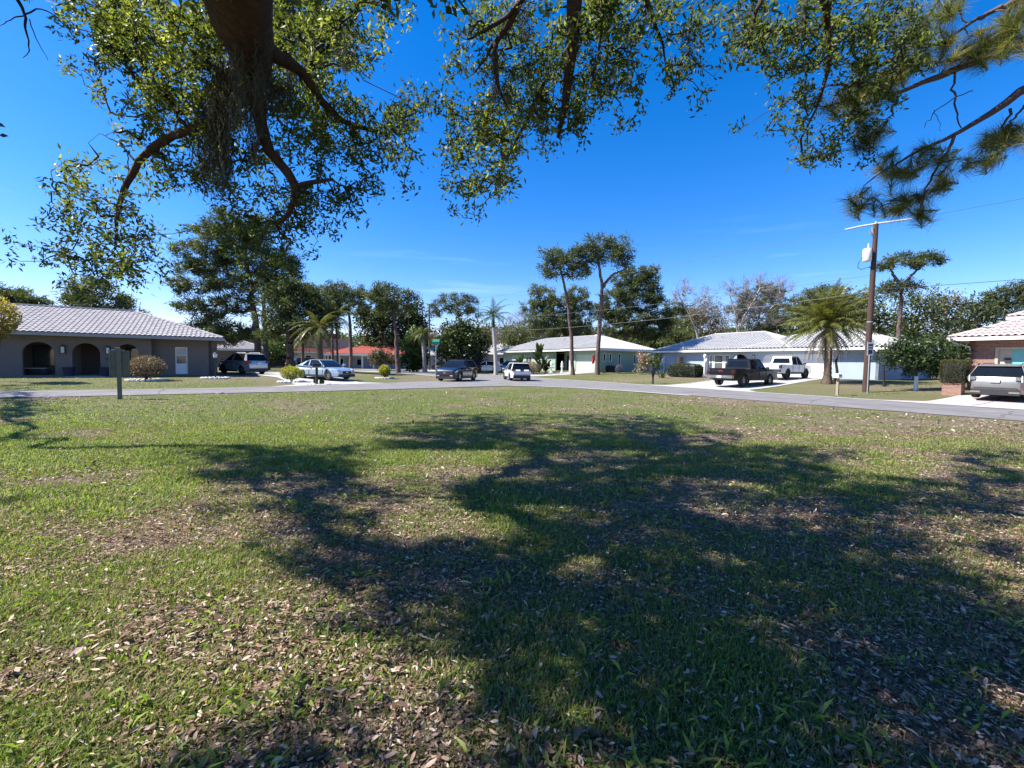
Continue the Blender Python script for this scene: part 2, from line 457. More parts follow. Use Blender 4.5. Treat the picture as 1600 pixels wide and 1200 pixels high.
def axis(lo, hi, fine_lo, fine_hi, st, grow=1.07, mx=60):
    a = list(np.arange(fine_lo, fine_hi, st))
    s = st; p = a[-1]
    while p < hi:
        s = min(s*grow, mx if p > 95 else 1.0); p += s; a.append(p)
    s = st; p = a[0]; b = []
    while p > lo:
        s = min(s*grow, mx if p < -75 else 1.0); p -= s; b.append(p)
    return np.array(b[::-1]+a)

gxs = axis(-900, 900, -8, 9, 0.11); gys = axis(-150, 1300, 0.6, 11, 0.11)
GX, GY = np.meshgrid(gxs, gys)
GZ = elev(GX, GY)+bumps(GX, GY)
nx, ny = len(gxs), len(gys)
idx = np.arange(nx*ny).reshape(ny, nx)
F = np.stack([idx[:-1, :-1], idx[:-1, 1:], idx[1:, 1:], idx[1:, :-1]], -1).reshape(-1, 4)
me = mesh_np('ground', np.stack([GX, GY, GZ], -1).reshape(-1, 3), F)
a = me.attributes.new('cover', 'FLOAT', 'POINT')
a.data.foreach_set('value', cover(GX, GY).ravel().astype(np.float32))
me.polygons.foreach_set('use_smooth', [True]*len(me.polygons))

m, n, b, out = newmat('lawn')
tc = n.nodes.new('ShaderNodeTexCoord')
ca = n.nodes.new('ShaderNodeAttribute'); ca.attribute_name = 'cover'
def noise_node(sc, det=5, ro=0.6):
    q = n.nodes.new('ShaderNodeTexNoise'); q.inputs['Scale'].default_value = sc; q.inputs['Detail'].default_value = det
    q.inputs['Roughness'].default_value = ro
    n.links.new(tc.outputs['Object'], q.inputs['Vector']); return q
def ramp(inp, stops):
    r = n.nodes.new('ShaderNodeValToRGB'); cr = r.color_ramp
    cr.elements[0].position = stops[0][0]; cr.elements[0].color = c4(stops[0][1])
    cr.elements[1].position = stops[-1][0]; cr.elements[1].color = c4(stops[-1][1])
    for p, c in stops[1:-1]:
        e = cr.elements.new(p); e.color = c4(c)
    n.links.new(inp, r.inputs[0]); return r
def mixc(f, a, b_):
    x = n.nodes.new('ShaderNodeMix'); x.data_type = 'RGBA'
    if isinstance(f, float): x.inputs[0].default_value = f
    else: n.links.new(f, x.inputs[0])
    n.links.new(a, x.inputs[6]); n.links.new(b_, x.inputs[7]); return x.outputs[2]
nf = noise_node(34, 6, 0.75)
vo = n.nodes.new('ShaderNodeTexVoronoi'); vo.inputs['Scale'].default_value = 38; vo.inputs['Randomness'].default_value = 1
n.links.new(tc.outputs['Object'], vo.inputs['Vector'])
green = ramp(nf.outputs['Fac'], [(0.30, (0.022, 0.030, 0.010)), (0.48, (0.085, 0.105, 0.028)), (0.66, (0.22, 0.235, 0.07))])
straw = ramp(nf.outputs['Fac'], [(0.30, (0.025, 0.018, 0.012)), (0.48, (0.12, 0.092, 0.058)), (0.66, (0.33, 0.26, 0.18))])
leafc = ramp(vo.outputs['Color'], [(0.1, (0.09, 0.05, 0.035)), (0.5, (0.26, 0.18, 0.14)), (0.95, (0.46, 0.38, 0.31))])
dirt = mixc(0.35, straw.outputs[0], leafc.outputs[0])
ad = n.nodes.new('ShaderNodeMath'); ad.operation = 'ADD'
n3 = noise_node(9, 6, 0.75)
s3 = n.nodes.new('ShaderNodeMapRange'); s3.inputs['To Min'].default_value = -0.8; s3.inputs['To Max'].default_value = 0.8
n.links.new(n3.outputs['Fac'], s3.inputs['Value'])
n.links.new(ca.outputs['Fac'], ad.inputs[0]); n.links.new(s3.outputs[0], ad.inputs[1])
mr = n.nodes.new('ShaderNodeMapRange'); mr.inputs['From Min'].default_value = 0.0; mr.inputs['From Max'].default_value = 0.95
n.links.new(ad.outputs[0], mr.inputs['Value'])
lawn = mixc(mr.outputs[0], dirt, green.outputs[0])
n.links.new(lawn, b.inputs['Base Color'])
b.inputs['Roughness'].default_value = 0.95; b.inputs['Specular IOR Level'].default_value = 0.2
bp = n.nodes.new('ShaderNodeBump'); bp.inputs['Strength'].default_value = 0.9; bp.inputs['Distance'].default_value = 0.05
n.links.new(nf.outputs['Fac'], bp.inputs['Height']); n.links.new(bp.outputs[0], b.inputs['Normal'])
link('ground', me, m, kind='structure')

# ------------------------------------------------------------------ roads, drives (all in street directions u, v)
def strip_uv(name, A, B, mat_, off, n=60, m_=6, **k):
    """sheet between two polylines of (u, v)"""
    def samp(P, t):
        P = np.array(P, float); d = np.r_[0, np.cumsum(np.hypot(*np.diff(P, axis=0).T))]
        return np.stack([np.interp(t*d[-1], d, P[:, i]) for i in (0, 1)], -1)
    t = np.linspace(0, 1, n+1)
    a_, b_ = samp(A, t), samp(B, t)
    s = np.linspace(0, 1, m_+1)[None, :, None]
    G = a_[:, None]*(1-s)+b_[:, None]*s
    X = G[..., 0]*UU[0]+G[..., 1]*VV[0]; Y = G[..., 0]*UU[1]+G[..., 1]*VV[1]
    Z = elev(X, Y)+off
    V = np.stack([X, Y, Z], -1).reshape(-1, 3)
    i = np.arange((n+1)*(m_+1)).reshape(n+1, m_+1)
    F = np.stack([i[:-1, :-1], i[1:, :-1], i[1:, 1:], i[:-1, 1:]], -1).reshape(-1, 4)
    nrm = np.cross(V[F[0, 1]]-V[F[0, 0]], V[F[0, 3]]-V[F[0, 0]])
    if nrm[2] < 0: F = F[:, ::-1]
    return link(name, mesh_np(name, V, F), MT[mat_], **k)

near_right = [(20.6, -60), (20.6, -5), (20.4, 3.2), (20.1, 8.2), (19.8, 14), (19.4, 18), (18.6, 21.2), (17.2, 23.5), (15.6, 24.6)]
strip_uv('road', near_right+[(15.0, 27), (14.6, 33.0), (16.6, 35.2), (17.5, 39), (17.6, 51), (17.6, 240)],
         [(25.9, -60), (25.9, 0), (25.9, 3), (25.9, 8), (25.9, 14), (25.9, 18), (25.9, 21), (25.9, 23.5), (25.9, 24.6), (25.9, 27), (25.9, 33), (25.9, 35.2), (25.9, 39), (25.9, 51), (25.9, 240)],
         'asphalt', 0.018, 260, 8, kind='structure')
strip_uv('side_road', [(-90, 23.4), (-10, 23.6), (4, 23.5), (9.8, 24.1), (12, 24.5), (15.8, 24.7)],
         [(-90, 29.0), (-17, 28.8), (-4, 27.6), (2, 28.0), (6, 29.4), (15.0, 33.0)],
         'asphalt', 0.026, 160, 6, kind='structure')
def edge_band(name, P, w, mat_, off, n=200):
    Q = [(u+w, v) for u, v in P]
    return strip_uv(name, P, Q, mat_, off, n, 1, kind='structure')
edge_band('kerb_strip', [(25.85, -60), (25.85, 240)], 0.38, 'concrete', 0.034)
edge_band('kerb_strip', [(u-0.42, v) for u, v in near_right[4:]], 0.42, 'concrete', 0.030, 60)
edge_band('kerb_strip', [(17.2, 39), (17.2, 51), (17.2, 240)], 0.38, 'concrete', 0.032)
# driveways
strip_uv('driveway', [(26.2, 22.8), (27.6, 21.9), (43.2, 23.4)], [(26.2, 14.2), (27.8, 15.6), (43.2, 16.9)], 'concrete', 0.030, 40, 8, kind='structure')
strip_uv('driveway', [(26.2, 8.6), (27.5, 7.0), (36.2, 6.8)], [(26.2, -6), (27.5, -4.5), (36.2, -4.0)], 'pink_concrete', 0.030, 30, 10, kind='structure')
strip_uv('driveway', [(1.5, 28.0), (3.0, 30), (2.4, 36), (0.5, 41), (-4, 43)], [(8.6, 30.4), (7.2, 31.2), (6.6, 36), (5.5, 43), (4, 47)], 'concrete', 0.032, 40, 8, kind='structure')
strip_uv('driveway', [(26.2, 44.6), (37.4, 44.6)], [(26.2, 40.4), (37.4, 40.4)], 'concrete', 0.030, 20, 4, kind='structure')
strip_uv('driveway', [(26.2, 72), (39, 72)], [(26.2, 64), (39, 65)], 'concrete', 0.030, 20, 4, kind='structure')
strip_uv('far_driveway', [(17.4, 66), (6, 66)], [(17.4, 60), (6, 61)], 'concrete', 0.034, 20, 4, kind='structure')

for v0 in (17.6, 19.6, 21.6):
    strip_uv('drive_joint', [(26.4, v0), (43, v0+0.3*(v0-17))], [(26.4, v0+0.035), (43, v0+0.3*(v0-17)+0.035)], 'joint', 0.036, 20, 1, kind='structure')
for u0 in (30.2, 34.0, 37.8, 41.4):
    strip_uv('drive_joint', [(u0, 16.2), (u0, 22.2)], [(u0+0.035, 16.2), (u0+0.035, 22.2)], 'joint', 0.037, 10, 1, kind='structure')
for v0 in (5.2, 2.6, 0.0):
    strip_uv('drive_joint', [(26.4, v0), (36, v0)], [(26.4, v0+0.035), (36, v0+0.035)], 'joint', 0.036, 12, 1, kind='structure')
for u0 in (29.4, 32.8):
    strip_uv('drive_joint', [(u0, -4), (u0, 6.8)], [(u0+0.035, -4), (u0+0.035, 6.8)], 'joint', 0.037, 10, 1, kind='structure')
# tar-filled cracks wandering over the asphalt
def crack(u0, v0, du, dv, n, off):
    A_ = []; B_ = []; u, v = u0, v0
    for i in range(n):
        A_.append((u, v)); B_.append((u+0.03+0.05*abs(dv)/(abs(du)+abs(dv)), v+0.03+0.04*abs(du)/(abs(du)+abs(dv))))
        u += du+rnd.uniform(-0.12, 0.12); v += dv+rnd.uniform(-0.12, 0.12)
    strip_uv('tar_crack', A_, B_, 'stain', off, n*2, 1, kind='structure')
crack(22.9, -2, 0, 0.55, 44, 0.025); crack(20.9, 9, 0.42, 0.1, 10, 0.026); crack(21.0, 15.5, 0.40, -0.05, 11, 0.026); crack(21, 3.5, 0.45, 0.05, 10, 0.026)
crack(-22, 26.1, 0.6, 0.0, 55, 0.033); crack(-13, 24.2, 0.05, 0.4, 9, 0.034); crack(-3, 24.1, -0.05, 0.38, 9, 0.034); crack(16, 27.5, 0.5, 0.25, 14, 0.034)

# ------------------------------------------------------------------ house kit (local x along the front, y inwards)
def wall(parent, name, mt, A, B, z0, z1, holes=(), th=0.2):
    """upright wall from A to B (local xy), seen side on the right of A->B; holes are polygons in (s, z)"""
    A = Vector((A[0], A[1], 0)); B = Vector((B[0], B[1], 0))
    d = (B-A); Ln = d.length; d.normalize(); nrm = Vector((d.y, -d.x, 0))
    outer = [(0, z0), (Ln, z0), (Ln, z1), (0, z1)]
    loops = [outer]+[list(h) for h in holes]
    tri = tessellate_polygon([[Vector((p[0], p[1], 0)) for p in lp] for lp in loops])
    flat = [p for lp in loops for p in lp]
    mb = MB()
    P0 = [A+d*s+Vector((0, 0, z)) for s, z in flat]
    P1 = [p-nrm*th for p in P0]
    nn = len(flat); fs = []
    for t in tri:
        a, b_, c = t
        n_ = (P0[b_]-P0[a]).cross(P0[c]-P0[a])
        if n_.dot(nrm) < 0: a, c = c, a
        fs.append((a, b_, c)); fs.append((c+nn, b_+nn, a+nn))
    o = 0
    for lp in loops:
        k = len(lp)
        for i in range(k):
            j = (i+1) % k
            fs.append((o+i, o+j, o+j+nn, o+i+nn))
        o += k
    mb.add(P0+P1, fs)
    return mb.build(name, MT[mt], parent)

def rect(s0, s1, z0, z1): return [(s0, z0), (s1, z0), (s1, z1), (s0, z1)]
def arch(s0, s1, z0, z1, n=14):
    r = (s1-s0)/2; c = (s0+s1)/2
    rz = min(r, z1-z0)
    pts = [(s0, z0), (s1, z0)]
    for i in range(n+1):
        t = math.pi*i/n
        pts.append((c+r*math.cos(t), z1-rz+rz*math.sin(t)))
    return pts

def bx(parent, name, mt, x0, x1, y0, y1, z0, z1, **k):
    return MB().box(x0, x1, y0, y1, z0, z1).build(name, MT[mt], parent, **k)

def hip_roof(parent, x0, x1, y0, y1, ze, slope, mt, pitch=0.30, course=0.38, rib=0.045, fascia='white', amp_step=0.02, cap_mt=None, trough=None):
    """tiled hip roof: every slope is ribbed tile geometry laid in courses, with hip caps, fascia and soffit"""
    w, d = x1-x0, y1-y0
    half = min(w, d)/2
    V = []; Fq = []
    def side(ox, oy, ax, ay, ix, iy, Ln):
        nonlocal V, Fq
        nr = int(Ln/pitch); p = Ln/nr; sub = 6
        prof = [0, 0, 0, 0.9, 1.0, 0.9]
        for i in range(nr*sub):
            sa, sb = i*p/sub, (i+1)*p/sub
            sm = (sa+sb)/2
            T = min(sm, Ln-sm, half)
            ha = rib*prof[i % sub]; hb = rib*prof[(i+1) % sub]
            nc = max(1, int(math.ceil(T/course)))
            for j in range(nc):
                t0, t1 = j*course, min((j+1)*course+0.03, T)
                if t1-t0 < 0.02: continue
                o = len(V)
                for s, h in ((sa, ha), (sb, hb)):
                    for t, e in ((t0, amp_step*1.6), (t1, 0.0)):
                        V.append((ox+ax*s+ix*t, oy+ay*s+iy*t, ze+0.05+t*slope+h+e))
                Fq.append((o, o+2, o+3, o+1))
    side(x0, y0, 1, 0, 0, 1, w)
    side(x1, y0, 0, 1, -1, 0, d)
    side(x1, y1, -1, 0, 0, -1, w)
    side(x0, y1, 0, -1, 1, 0, d)
    me = mesh_np('roof_tiles', np.array(V), np.array(Fq))
    link('roof_tiles', me, MT[mt], parent, kind='stuff')
    # deck below the tiles, and the ridge
    zr = ze+half*slope
    if w >= d: r0, r1 = (x0+half, y0+half), (x1-half, y0+half)
    else: r0, r1 = (x0+half, y0+half), (x0+half, y1-half)
    c = [(x0, y0), (x1, y0), (x1, y1), (x0, y1)]
    vs = [(px, py, ze) for px, py in c]+[(r0[0], r0[1], zr), (r1[0], r1[1], zr)]
    fs = [(0, 1, 5, 4), (1, 2, 5), (2, 3, 4, 5), (3, 0, 4)] if w >= d else [(0, 1, 4), (1, 2, 5, 4), (2, 3, 5), (3, 0, 4, 5)]
    MB().add(vs, fs+[(3, 2, 1, 0)]).build('roof_deck', MT[trough or mt], parent)
    cm = MB()
    pairs = [(0, 4), (1, 5), (2, 5), (3, 4), (4, 5)] if w >= d else [(0, 4), (1, 4), (2, 5), (3, 5), (4, 5)]
    for a_, b_ in pairs:
        A = Vector(vs[a_])+Vector((0, 0, 0.08)); B = Vector(vs[b_])+Vector((0, 0, 0.08))
        k = max(1, int((B-A).length/0.4))
        for q in range(k):
            cm.tube([A.lerp(B, q/k), A.lerp(B, (q+1.05)/k)], [0.10, 0.085], 6, False)
    cm.build('ridge_cap', MT[cap_mt or mt], parent)
    t = 0.04
    fz0, fz1 = ze-0.16, ze+0.035
    fm = MB()
    fm.box(x0, x1, y0-t, y0, fz0, fz1); fm.box(x0, x1, y1, y1+t, fz0, fz1)
    fm.box(x0-t, x0, y0-t, y1+t, fz0, fz1); fm.box(x1, x1+t, y0-t, y1+t, fz0, fz1)
    fm.build('fascia', MT[fascia], parent)
    bx(parent, 'soffit', fascia, x0+0.01, x1-0.01, y0+0.01, y1-0.01, ze-0.10, ze-0.05)

def text(parent, s, size, loc, rot, mt, name='lettering', extrude=0.004):
    cu = bpy.data.curves.new(name, 'FONT'); cu.body = s; cu.size = size; cu.extrude = extrude
    cu.align_x = 'CENTER'; cu.align_y = 'CENTER'
    cu.materials.append(MT[mt])
    o = bpy.data.objects.new(name, cu); COL.objects.link(o)
    me = bpy.data.meshes.new_from_object(o); bpy.data.objects.remove(o)
    o = link(name, me, None, parent)
    o.location = loc; o.rotation_euler = rot
    return o

def window(parent, x0, x1, z0, z1, y, frame='white', glass='glass_blue', mull=(), bars=(), name='window'):
    """window in a front wall whose outer face is at local y; frame with glass a little back"""
    f = 0.07
    m_ = MB()
    m_.box(x0, x1, y-0.03, y+0.06, z0, z0+f); m_.box(x0, x1, y-0.03, y+0.06, z1-f, z1)
    m_.box(x0, x0+f, y-0.03, y+0.06, z0+f, z1-f); m_.box(x1-f, x1, y-0.03, y+0.06, z0+f, z1-f)
    for t in mull:
        xm = x0+(x1-x0)*t; m_.box(xm-0.03, xm+0.03, y-0.025, y+0.05, z0+f, z1-f)
    for t in bars:
        zm = z0+(z1-z0)*t; m_.box(x0+f, x1-f, y-0.02, y+0.045, zm-0.025, zm+0.025)
    o = m_.build(name, MT[frame], parent)
    MB().box(x0+f, x1-f, y+0.02, y+0.03, z0+f, z1-f).build('pane', MT[glass], o)
    return o

def lantern(parent, x, y, z, s=1.0):
    o = MB().box(x-0.10*s, x+0.10*s, y-0.2*s, y, z+0.17*s, z+0.21*s).box(x-0.10*s, x+0.10*s, y-0.2*s, y, z-0.21*s, z-0.18*s)
    for dx in (-0.1, 0.08):
        for dy in (-0.2, -0.02):
            o.box(x+dx*s, x+(dx+0.02)*s, y+dy*s, y+(dy+0.02)*s, z-0.18*s, z+0.17*s)
    o.box(x-0.06*s, x+0.06*s, y-0.15*s, y-0.05*s, z+0.21*s, z+0.28*s)
    l = o.build('lantern', MT['black_iron'], parent)
    MB().box(x-0.07*s, x+0.07*s, y-0.17*s, y-0.03*s, z-0.175*s, z+0.165*s).build('lamp_glass', MT['sign_white'], l)

# --- left: taupe ranch house with arches; front plane at v = 39, local x = u
def u_at(px, v):     # u of bearing px on the plane v
    r = (px-800)/FPX
    Y = v/(VV[0]*r+VV[1]); return r*Y*UU[0]+Y*UU[1]
def v_at(px, u):
    r = (px-800)/FPX
    Y = u/(UU[0]*r+UU[1]); return r*Y*VV[0]+Y*VV[1]

Vp = 39.0
x_, y_ = uv(-24, Vp)
H = empty('ranch_house', (x_, y_, 0.28), AU, label='taupe stucco ranch house with three arches and pale grey tile roof at far left', cat='house')
hx = lambda px: u_at(px, Vp)+24
HW = 2.62
ars = [(hx(35), hx(86)), (hx(113), hx(157)), (hx(182), hx(217))]
corner = hx(240); xe = hx(331)
wall(H, 'front_wall', 'taupe', (0, 0), (corner, 0), -0.3, HW, [arch(a_, b_, 0.08, 2.18) for a_, b_ in ars], 0.22)
w0, w1 = hx(267)-corner+0.2, hx(287)-corner+0.2
wall(H, 'front_wall', 'taupe', (corner, 0.45), (xe, 0.45), -0.3, HW, [rect(w0, w1, 0.12, 2.08)], 0.22)
wall(H, 'corner_wall', 'taupe', (corner, 0.0), (corner, 0.45), -0.3, HW, [], 0.1)
wall(H, 'side_wall', 'taupe', (xe, 0.45), (xe, 10), -0.3, HW, [rect(0.9, 1.8, 0.0, 2.1)], 0.2)
bx(H, 'side_door', 'wood_dark', xe-0.12, xe-0.06, 1.36, 2.24, 0.02, 2.08)
wall(H, 'back_wall', 'taupe', (xe, 10), (0, 10), -0.3, HW, [], 0.2)
wall(H, 'side_wall', 'taupe', (0, 10), (0, 0), -0.3, HW, [], 0.2)
bx(H, 'porch_floor', 'concrete', 1, corner-0.1, 0.25, 2.4, -0.2, 0.06)
bx(H, 'porch_back_wall', 'taupe', 1, corner-0.1, 2.4, 2.5, -0.2, HW)
bx(H, 'front_door', 'wood_dark', ars[1][0]-0.1, ars[1][0]+0.95, 2.33, 2.38, 0.06, 2.15)
window(H, ars[0][0]-0.2, ars[0][0]+0.9, 0.6, 2.0, 2.36, 'dark')
window(H, ars[2][0]+0.1, ars[2][1]+0.2, 0.5, 2.0, 2.36, 'dark')
dr = window(H, corner+w0+0.01, corner+w1-0.01, 0.13, 2.07, 0.52, 'white', 'blind', (), (0.38, 0.70), name='window')
bx(dr, 'lower_panel', 'white', corner+w0+0.07, corner+w1-0.07, 0.49, 0.53, 0.2, 0.84)
bx(dr, 'dark_pane', 'glass_blue', corner+w0+0.07, corner+w1-0.07, 0.53, 0.535, 0.9, 1.45)
lantern(H, hx(100), -0.01, 1.72, 1.15); lantern(H, hx(170), -0.01, 1.72, 1.15)
text(H, '923', 0.2, (hx(169), -0.02, 1.16), (math.pi/2, 0, 0), 'black_iron', 'house_number')
bx(H, 'door_step', 'concrete', ars[1][0]-0.2, ars[1][1]+0.2, -0.7, -0.01, -0.3, 0.04)
bx(H, 'walkway', 'concrete', ars[0][0]-1, corner, -1.1, -0.72, -0.3, 0.015)
hip_roof(H, -0.8, xe+0.75, -0.75, 10.75, HW+0.12, 0.35, 'roof_grey', 0.27, 0.40, 0.036, 'taupe_light', 0.018)
PLT = []
for px in (109, 164):
    wx, wy = uv(u_at(px, Vp)+0.05, Vp-0.45)
    p_ = empty('planter', (wx, wy, 0.29), 0, cat='planter', group='planters by the porch arches',
               label='dark blue planter under the %s porch lantern of the taupe house' % ('left' if px == 109 else 'right'))
    MB().lathe([(0.20, 0), (0.30, 0.55), (0.33, 0.6), (0.29, 0.6), (0.27, 0.5)], 12).build('pot', MT['planter'], p_, 30)
    PLT.append(p_)

# --- green house: front plane u = 37.5, local x runs from far (large v) to near
def road_house(name, u0, vfar, z, **k):
    x_, y_ = uv(u0, vfar)
    return empty(name, (x_, y_, z), AU-math.pi/2, **k)
UG = 37.6; vf = v_at(781, UG); vn = v_at(934, UG)
G = road_house('green_house', UG, vf, 0.50, label='pale green house with white ribbed tile roof behind two tall pines', cat='house')
lx = lambda px: vf-v_at(px, UG)
W = vf-vn; D_ = 10.5; GH = 2.72
gar0, gar1 = lx(899), lx(928)
en0, en1 = lx(862), lx(892)
wall(G, 'front_wall', 'green_wall', (0, 0.6), (en0, 0.6), -0.4, GH, [rect(2.6, 5.2, 0.0, 2.2), rect(6.9, 8.6, 0.7, 2.1)])
bx(G, 'garage_door', 'sage_door', 2.6, 5.2, 0.66, 0.72, 0, 2.2)
window(G, 6.92, 8.58, 0.72, 2.08, 0.62, 'white', 'glass_blue', (0.5,))
bx(G, 'porch_back_wall', 'green_wall', en0, en1, 2.2, 2.35, -0.2, GH)
bx(G, 'front_door', 'dark', en0+0.7, en0+2.0, 2.14, 2.19, 0, 2.15)
window(G, en0+2.6, en1-0.4, 0.3, 2.1, 2.15, 'white', 'teal', ())
MB().box(en1-0.45, en1-0.15, 0.0, 0.3, -0.3, GH).build('porch_column', MT['white'], G)
wall(G, 'garage_front', 'green_wall', (en1-0.1, 0), (W, 0), -0.4, GH, [rect(gar0-en1+0.1, gar1-en1+0.1, 0.0, 2.25)])
gd = bx(G, 'garage_door', 'sage_door', gar0+0.01, gar1-0.01, 0.08, 0.12, 0, 2.24)
for q in range(1, 4): bx(gd, 'panel_seam', 'green_wall', gar0+0.02, gar1-0.02, 0.07, 0.079, 0.56*q-0.01, 0.56*q+0.012)
SL = 8.4
sw = [(px, z0) for px, z0 in ((943.5, 1.35), (953, 1.35), (967, 0.9), (991, 0.75))]
def s_side(px):   # distance back along the side wall on bearing px
    r = (px-800)/FPX; Y = vn/(VV[0]*r+VV[1]); return r*Y*UU[0]+Y*UU[1]-UG
wall(G, 'side_wall', 'green_wall', (W, 0), (W, D_), -0.4, GH, [rect(s_side(px)-0.22, s_side(px)+0.22, z0, 2.4) for px, z0 in sw])
for px, z0 in sw:
    s = s_side(px)
    o = MB().box(W-0.04, W+0.03, s-0.22, s-0.15, z0, 2.4).box(W-0.04, W+0.03, s+0.15, s+0.22, z0, 2.4).box(W-0.04, W+0.03, s-0.15, s+0.15, 2.33, 2.4).box(W-0.04, W+0.03, s-0.15, s+0.15, z0, z0+0.07).build('window', MT['white'], G)
    MB().box(W-0.06, W-0.05, s-0.15, s+0.15, z0+0.07, 2.33).build('pane', MT['glass'], o)
wall(G, 'back_wall', 'green_wall', (W, D_), (0, D_), -0.4, GH)
wall(G, 'side_wall', 'green_wall', (0, D_), (0, 0.6), -0.4, GH)
hip_roof(G, -0.7, W+0.1, -0.2, D_+0.7, GH+0.14, 0.37, 'roof_white', 0.33, 0.42, 0.11)
hip_roof(G, en1-0.9, W+0.7, -1.0, 8.6, GH+0.15, 0.34, 'roof_white', 0.33, 0.42, 0.11)
for xx, yy in ((4.5, 3.2), (13.0, 3.4)):
    MB().tube([(xx, yy, GH+1.2), (xx, yy, GH+2.05)], 0.06, 8).build('vent_pipe', MT['galv'], G)
bx(G, 'chimney', 'white', W-6.3, W-5.2, 5.2, 6.0, GH+1.9, GH+2.42)

# --- blue house
UB = 43.0; vf = v_at(1032, UB); vn = v_at(1372, UB); vbn = vn
B = road_house('blue_house', UB, vf, 0.58, label='pale blue stucco house with white ribbed tile roof behind the two pickups', cat='house')
lx = lambda px: vf-v_at(px, UB)
W = vf-vn; BH = 2.42; D_ = 8.4
g0, g1 = lx(1190), lx(1289)
wall(B, 'front_wall', 'blue_wall', (0, 0), (W, 0), -0.5, BH,
     [rect(lx(1053), lx(1070), 0.75, 2.0), rect(lx(1107), lx(1113), 0.55, 2.1), rect(lx(1114.5), lx(1129), 0.45, 2.1), rect(lx(1131), lx(1139), 0.55, 2.1),
      arch(lx(1141), lx(1168), 0, 2.15), [(g0, 0), (g1, 0), (g1, 2.12), (g0+0.5, 2.12), (g0+0.15, 2.0), (g0, 1.7)], rect(lx(1291), lx(1300), 0.9, 2.1)])
window(B, lx(1053)+0.01, lx(1070)-0.01, 0.76, 1.99, 0.03, 'blue_wall', 'glass_blue', (), (0.5,))
window(B, lx(1107)+0.01, lx(1113)-0.01, 0.56, 2.09, 0.03, 'white', 'glass_blue', (), (0.5,))
window(B, lx(1114.5)+0.01, lx(1129)-0.01, 0.46, 2.09, 0.03, 'white', 'glass_blue', (), (0.5,))
window(B, lx(1131)+0.01, lx(1139)-0.01, 0.56, 2.09, 0.03, 'white', 'glass_blue', (), (0.5,))
window(B, lx(1291)+0.01, lx(1300)-0.01, 0.91, 2.09, 0.03, 'white', 'glass', ())
bx(B, 'entry_back_wall', 'dark', lx(1138), lx(1171), 1.4, 1.5, -0.2, BH)
ed = bx(B, 'entry_door', 'maroon', lx(1150), lx(1160), 1.33, 1.38, 0, 2.05)
gd = bx(B, 'garage_door', 'white', g0-0.05, g1-0.01, 0.10, 0.14, 0, 2.11)
for q in range(1, 4): bx(gd, 'panel_seam', 'taupe_light', g0, g1-0.02, 0.09, 0.099, 0.53*q-0.008, 0.53*q+0.008)
for q in range(1, 16):
    xx = g0+(g1-g0)*q/16
    bx(gd, 'panel_rib', 'white', xx-0.015, xx+0.015, 0.088, 0.099, 0.02, 2.08)
wall(B, 'side_wall', 'blue_wall', (W, 0), (W, D_+4), -0.5, BH)
wall(B, 'back_wall', 'blue_wall', (W, D_+4), (0, D_+4), -0.5, BH)
wall(B, 'side_wall', 'blue_wall', (0, D_+4), (0, 0), -0.5, BH, [rect(8.2, 9.4, 0.9, 2.0)])
hip_roof(B, -0.8, lx(1240), -0.75, D_+0.75, BH+0.14, 0.40, 'roof_white', 0.33, 0.42, 0.11)
hip_roof(B, lx(1158), W+0.8, -0.76, D_+4.75, BH+0.15, 0.385, 'roof_white', 0.33, 0.42, 0.11)
for xx, yy in ((6.0, 2.6), (9.5, 2.8)):
    MB().tube([(xx, yy, BH+1.0), (xx, yy, BH+1.85)], 0.06, 8).build('vent_pipe', MT['galv'], B)
lantern(B, lx(1177), -0.01, 1.85, 0.8)
text(B, '359', 0.2, (lx(1229), -0.81, BH+0.07), (math.pi/2, 0, 0), 'black_iron', 'house_number')
for px in (1036, 1103):    # sloping white wing walls
    x0 = lx(px)
    MB().add([(x0, -1.5, -0.5), (x0+0.18, -1.5, -0.5), (x0, 0, -0.5), (x0+0.18, 0, -0.5), (x0, 0, 2.0), (x0+0.18, 0, 2.0), (x0, -1.5, -0.2), (x0+0.18, -1.5, -0.2)],
             [(0, 1, 7, 6), (6, 7, 5, 4), (0, 6, 4, 2), (1, 3, 5, 7)]).build('wing_wall', MT['white'], B)

# --- brick house, far right
UR = 36.2; vf = v_at(1511, UR)
R = road_house('brick_house', UR, vf, 0.36, label='red brick house with pinkish tile roof and turquoise garage front at right edge', cat='house')
lx = lambda px: vf-v_at(px, UR)
RH = 2.86; W = 17.0; D_ = 11
ga0 = lx(1546)+0.15
wall(R, 'front_wall', 'brick', (0, 0), (W, 0), -0.5, RH, [rect(ga0, ga0+5.6, 0, 2.45)], 0.25)
gf = MB().box(ga0, ga0+0.12, -0.04, 0.3, 0, 2.45).box(ga0+5.48, ga0+5.6, -0.04, 0.3, 0, 2.45).box(ga0+0.12, ga0+5.48, -0.04, 0.3, 2.33, 2.45)
fr = gf.build('garage_frame', MT['tan'], R)
bx(R, 'garage_side_panel', 'tan', ga0+0.12, ga0+0.62, 0.1, 0.16, 0, 2.33)
bx(R, 'wall_box', 'dark', ga0+0.36, ga0+0.60, 0.03, 0.10, 1.62, 1.86)
bx(R, 'garage_screen', 'mural', ga0+0.62, ga0+5.48, 0.12, 0.18, 0, 2.33)
MB().add([(ga0+1.2, 0.10, 0.9), (ga0+5.46, 0.10, 0.9), (ga0+5.46, 0.10, 1.95), (ga0+3.4, 0.10, 1.75), (ga0+2.2, 0.10, 1.45), (ga0+1.2, 0.117, 0.9)],
         [(0, 1, 2, 3, 4)]).build('painted_dune', MT['sand'], R)
wall(R, 'side_wall', 'brick', (0, D_), (0, 0), -0.5, RH, [], 0.25)
wall(R, 'side_wall', 'brick', (W, 0), (W, D_), -0.5, RH, [], 0.25)
